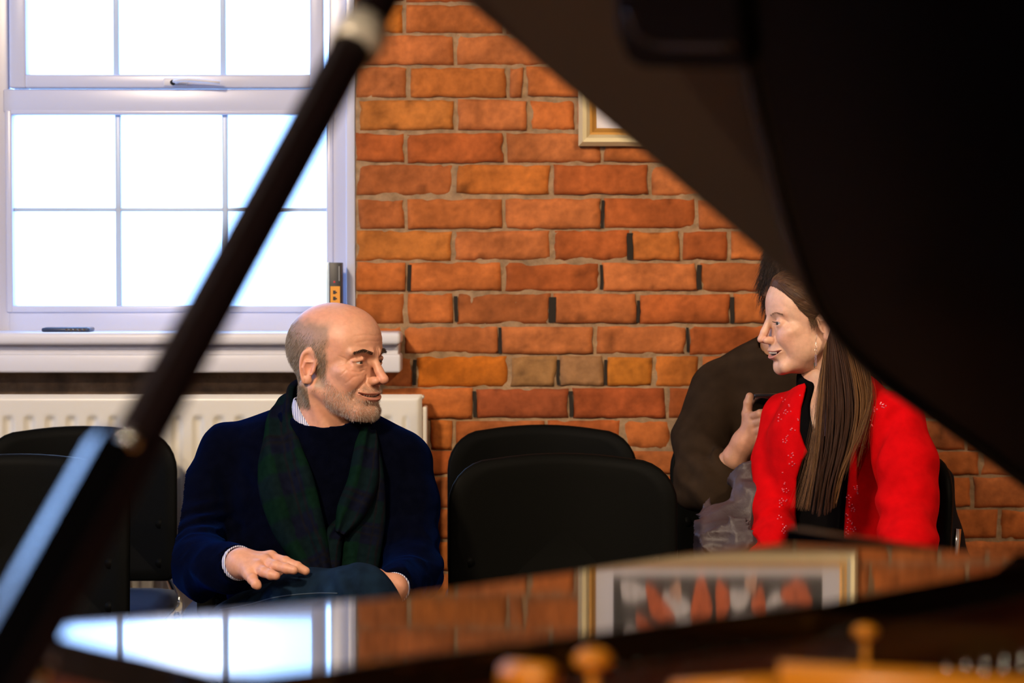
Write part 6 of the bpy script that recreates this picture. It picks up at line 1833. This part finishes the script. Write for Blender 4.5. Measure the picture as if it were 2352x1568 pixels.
# ------------------------------------------------------------------ the person in brown behind, looking at a phone
M['brown_cloth'] = mat('dark_brown_cloth', (0.030, 0.019, 0.012), rough=0.9, var=(25, 0.2), bump=[(300, 0.3, 0.001), (30, 0.2, 0.004)], spec=0.0)
M['coat_lining'] = mat('grey_violet_nylon', (0.055, 0.038, 0.044), rough=0.45, var=(12, 0.3), bump=[(35, 0.5, 0.006)], spec=0.3)
M['black_coat'] = mat('black_coat_cloth', (0.008, 0.007, 0.009), rough=0.8, spec=0.1, bump=[(60, 0.3, 0.003)])
def build_third():
    hc = W(1838, 650, 5.18)
    to_l, to_w, A = head_frame(hc, math.radians(5), math.radians(14), 0, 1.0)
    V1, F1 = isosurface(lambda P: smax(head_sdf(to_l(P), True, 0.1, 0.0) * 0.01, -(P[:, 2] - (hc[2] - 0.22)), 0.01), hc - (0.16, 0.17, 0.23), hc + (0.16, 0.17, 0.15), 0.0025)
    # arm with the phone: elbow low left, forearm up to the hand
    RS = [(1655, 900, 5.22, .062), (1612, 1010, 5.17, .058), (1612, 1110, 5.08, .060), (1650, 1120, 5.04, .056), (1685, 1062, 5.03, .044)]
    wr = W(1712, 1015, 5.005)
    kn = [W(1724, 958, 4.990), W(1729, 975, 4.985), W(1733, 992, 4.985), W(1737, 1008, 4.990)]
    fs = []
    for i, k in enumerate(kn):
        x, y = [(1724, 958), (1729, 975), (1733, 992), (1737, 1008)][i]
        fs.append(([k, W(x + 22, y - 8, 4.955), W(x + 44, y - 13, 4.960), W(x + 56, y - 12, 4.980)], [.0095, .0088, .0082, .0074]))
    fs.append(([W(1716, 985, 5.000), W(1716, 950, 5.000), W(1719, 925, 5.000), W(1722, 910, 5.000)], [.0125, .0110, .0098, .0082]))
    def f_h(P):
        d = hand_sdf(P, wr, kn, fs, (.022, .0115), 0.003)
        return smin(d, sd_cone(P, W(1690, 1050, 5.02), wr, .029, .0245), 0.012)
    V2, F2 = isosurface(f_h, (W(1660, 1000, 5.02)[0], 4.92, W(1700, 1090, 5.02)[2]), (W(1800, 1000, 5.0)[0], 5.08, W(1700, 890, 4.98)[2]), 0.0022)
    def f_b(P):
        d = sd_ell(P, W(1800, 1020, 5.24), (0.14, 0.08, 0.20))
        d = smin(d, sd_cone(P, W(1805, 790, 5.22), W(1800, 900, 5.24), .055, .06), 0.03)
        return smin(d, sd_chain(P, [W(1660, 910, 5.22), W(1620, 1110, 5.08), W(1690, 1050, 5.02)], [.03, .03, .026], .01), .02)
    V3, F3 = isosurface(f_b, (W(1560, 1300, 5.2)[0], 4.88, W(1700, 1330, 5.2)[2]), (W(2000, 900, 5.2)[0], 5.36, W(1700, 760, 5.2)[2]), 0.008)
    V, Fq = joinq([(V1, F1), (V2, F2), (V3, F3)])
    C = face_colors(to_l(V), (0.50, 0.26, 0.16), True, 0.1, 0.0)
    t = link('person', quadmesh('person', V, Fq, C), None, M['skin'])
    tag(t, 'person in dark brown behind the woman, head hidden by piano lid, holding a phone', 'person')
    eyes(t, to_w, A, look=(0, 1, -0.2))
    def hz(Q):
        X = mir(Q)
        return ((Q[:, 1] < np.interp(Q[:, 2], [-2, 2, 5, 9], [3.0, 5.5, 9.0, 12.0])) & (Q[:, 2] > np.where(Q[:, 1] < -1, -8, 0))).astype(float)
    P, N = sample_surface(V1, F1, 9000, lambda c: rng.random(len(c)) < hz(to_l(c)))
    D = N * 0.5 + np.array([0, 0, -0.6]) + rng.normal(0, 0.2, P.shape); D /= np.linalg.norm(D, axis=1)[:, None]
    hair_mesh('hair', [strands(P, D, rng.uniform(0.02, 0.04, len(P)), 0.0005, np.array([0, 0, -0.3]), nseg=4)], [shades(len(P), [(0.03, 0.018, 0.01), (0.05, 0.03, 0.018), (0.02, 0.012, 0.008)])], M['hair'], t)
    LS = [(1960, 900, 5.22, .062), (1995, 1060, 5.15, .058), (1960, 1150, 5.00, .052), (1880, 1120, 4.97, .04)]
    def f_j(P):
        d = sd_ell(P, W(1800, 980, 5.25), (0.185, 0.115, 0.20))
        d = smin(d, sd_ell(P, W(1800, 1190, 5.22), (0.175, 0.12, 0.20)), 0.05)
        d = smin(d, sd_cone(P, W(1668, 888, 5.25), W(1800, 832, 5.23), 0.062, 0.065), 0.03)
        d = smin(d, sd_cone(P, W(1940, 888, 5.25), W(1800, 832, 5.23), 0.062, 0.065), 0.03)
        for L in (RS, LS): d = smin(d, sd_chain(P, [W(*c[:3]) for c in L], [c[3] for c in L], 0.02), 0.02)
        d = d - cloth_folds(P, 0.006, 10, 31)
        d = d - elbow_creases(P, W(1610, 1090, 5.04), (1, 0, 1), 0.08, 0.005, 45)
        d = ssub(d, sd_cone(P, W(1808, 750, 5.2), W(1803, 840, 5.22), 0.06, 0.06), 0.006)
        b = W(1685, 1062, 5.03); ax = W(1712, 1015, 5.005) - b; ax /= np.linalg.norm(ax)
        end = np.where(np.linalg.norm(P - b, axis=1) < 0.075, (P - b) @ ax, -1)
        return smax(d, end, 0.008)
    sdf_obj('jacket', f_j, (W(1540, 1300, 5.1)[0], 4.86, W(1700, 1400, 5.2)[2]), (W(2080, 900, 5.2)[0], 5.40, W(1700, 770, 5.2)[2]), 0.006, M['brown_cloth'], t)
    def f_l(P):
        d = sd_ell(P, W(1800, 1370, 5.18), (0.17, 0.14, 0.09))
        for (x0, x1) in ((1720, 1645), (1840, 1765)):
            d = smin(d, sd_chain(P, [W(x0, 1370, 5.12), W(x1, 1385, 4.86), W(x1, 1650, 4.88), W(x1, 1870, 4.92)], [.085, .06, .05, .045], 0.02), 0.03)
        return d - cloth_folds(P, 0.004, 11, 35)
    sdf_obj('trousers', f_l, (W(1560, 1300, 4.9)[0], 4.70, 0.08), (W(2000, 1300, 5.2)[0], 5.36, 0.62), 0.009, M['brown_cloth'], t)
    for x in (1645, 1765):
        c = W(x, 1900, 4.86); c[2] = 0.05
        sdf_obj('shoe', lambda P, c=c: smax(smin(sd_ell(P, c + (0, -0.05, -0.01), (0.04, 0.09, 0.036)), sd_ell(P, c + (0, 0.05, 0.01), (0.034, 0.05, 0.05)), 0.03), c[2] - 0.045 - P[:, 2], 0.004), c - (0.06, 0.16, 0.06), c + (0.06, 0.12, 0.08), 0.008, M['leather'], t)
    # phone in the hand
    a = W(1729, 915, 4.895); ph = empty('phone', tuple(W(1760, 915, 4.99))); tag(ph, 'black smartphone held up by the person in brown', 'phone')
    x0, x1 = W(1727, 915, 4.99)[0], W(1727, 915, 4.99)[0] + 0.066
    z1 = W(1750, 903, 4.99)[2]; 
    ang = math.radians(-18)
    mb = MB()
    R = np.array(Matrix.Rotation(math.radians(-62), 3, 'X'))
    c = np.array([(x0 + x1) / 2, 4.985, z1 - 0.018])
    mb.box((x0, c[1] - 0.0045, c[2] - 0.055), (x1, c[1] + 0.0045, c[2] + 0.045), bevel=0.004, R=np.array(Matrix.Rotation(math.radians(68), 3, 'X')), c=c)
    mb.build('phone_case', M['phone'], ph)
    mb = MB(); mb.box((x0 + 0.004, c[1] + 0.0040, c[2] - 0.050), (x1 - 0.004, c[1] + 0.0052, c[2] + 0.040), R=np.array(Matrix.Rotation(math.radians(68), 3, 'X')), c=c)
    mb.build('phone_screen', mat('screen_glass', (0.03, 0.03, 0.035), rough=0.05, coat=1), ph)
    return t
third = build_third()

# crumpled grey-violet coat on the chair beside the woman
def f_coat(P):
    d = sd_chain(P, [W(1728, 1125, 4.90), W(1700, 1190, 4.86), W(1690, 1270, 4.83), W(1690, 1350, 4.82)], [.040, .060, .072, .075], 0.03)
    d = smin(d, sd_chain(P, [W(1745, 1130, 4.93), W(1760, 1220, 4.90), W(1760, 1330, 4.90)], [.035, .06, .07], 0.03), 0.03)
    Q = P + 0.035 * np.stack([vnoise(P, 8, 41), vnoise(P, 8, 42), vnoise(P, 8, 43)], 1)
    n = vnoise(Q * np.array([1, 0.8, 1]), 16, 44); n2 = vnoise(Q, 30, 47)
    return d - 0.020 * (1 - np.abs(n) * 3.0) - 0.004 * (1 - np.abs(n2) * 3)
coat, _, _ = sdf_obj('draped_coat', f_coat, (W(1590, 1300, 4.85)[0], 4.72, W(1700, 1440, 4.85)[2]), (W(1850, 1200, 4.9)[0], 5.06, W(1700, 1050, 4.9)[2]), 0.0045, M['coat_lining'])
tag(coat, 'crumpled shiny grey-violet coat bundled beside the woman in red', 'coat')
# black coat over the chair on the right
def f_coat2(P):
    d = sd_chain(P, [W(2140, 1075, 4.99), W(2160, 1140, 4.99), W(2170, 1230, 4.98), W(2190, 1330, 4.98)], [.026, .034, .044, .055], 0.03)
    d = smin(d, sd_chain(P, [W(2110, 1050, 4.99), W(2130, 1200, 4.99), W(2140, 1330, 4.98)], [.03, .045, .06], 0.03), 0.03)
    Q = P + 0.03 * np.stack([vnoise(P, 7, 51), vnoise(P, 7, 52), vnoise(P, 7, 53)], 1)
    return d - 0.010 * (1 - np.abs(vnoise(Q, 12, 54)) * 3.0)
c2, _, _ = sdf_obj('black_coat', f_coat2, (W(2020, 1300, 5.0)[0], 4.88, W(1700, 1460, 5.0)[2]), (W(2330, 1300, 5.0)[0], 5.12, W(1700, 980, 5.0)[2]), 0.007, M['black_coat'])
tag(c2, 'black coat hung over the back of the chair of the woman in red', 'coat')
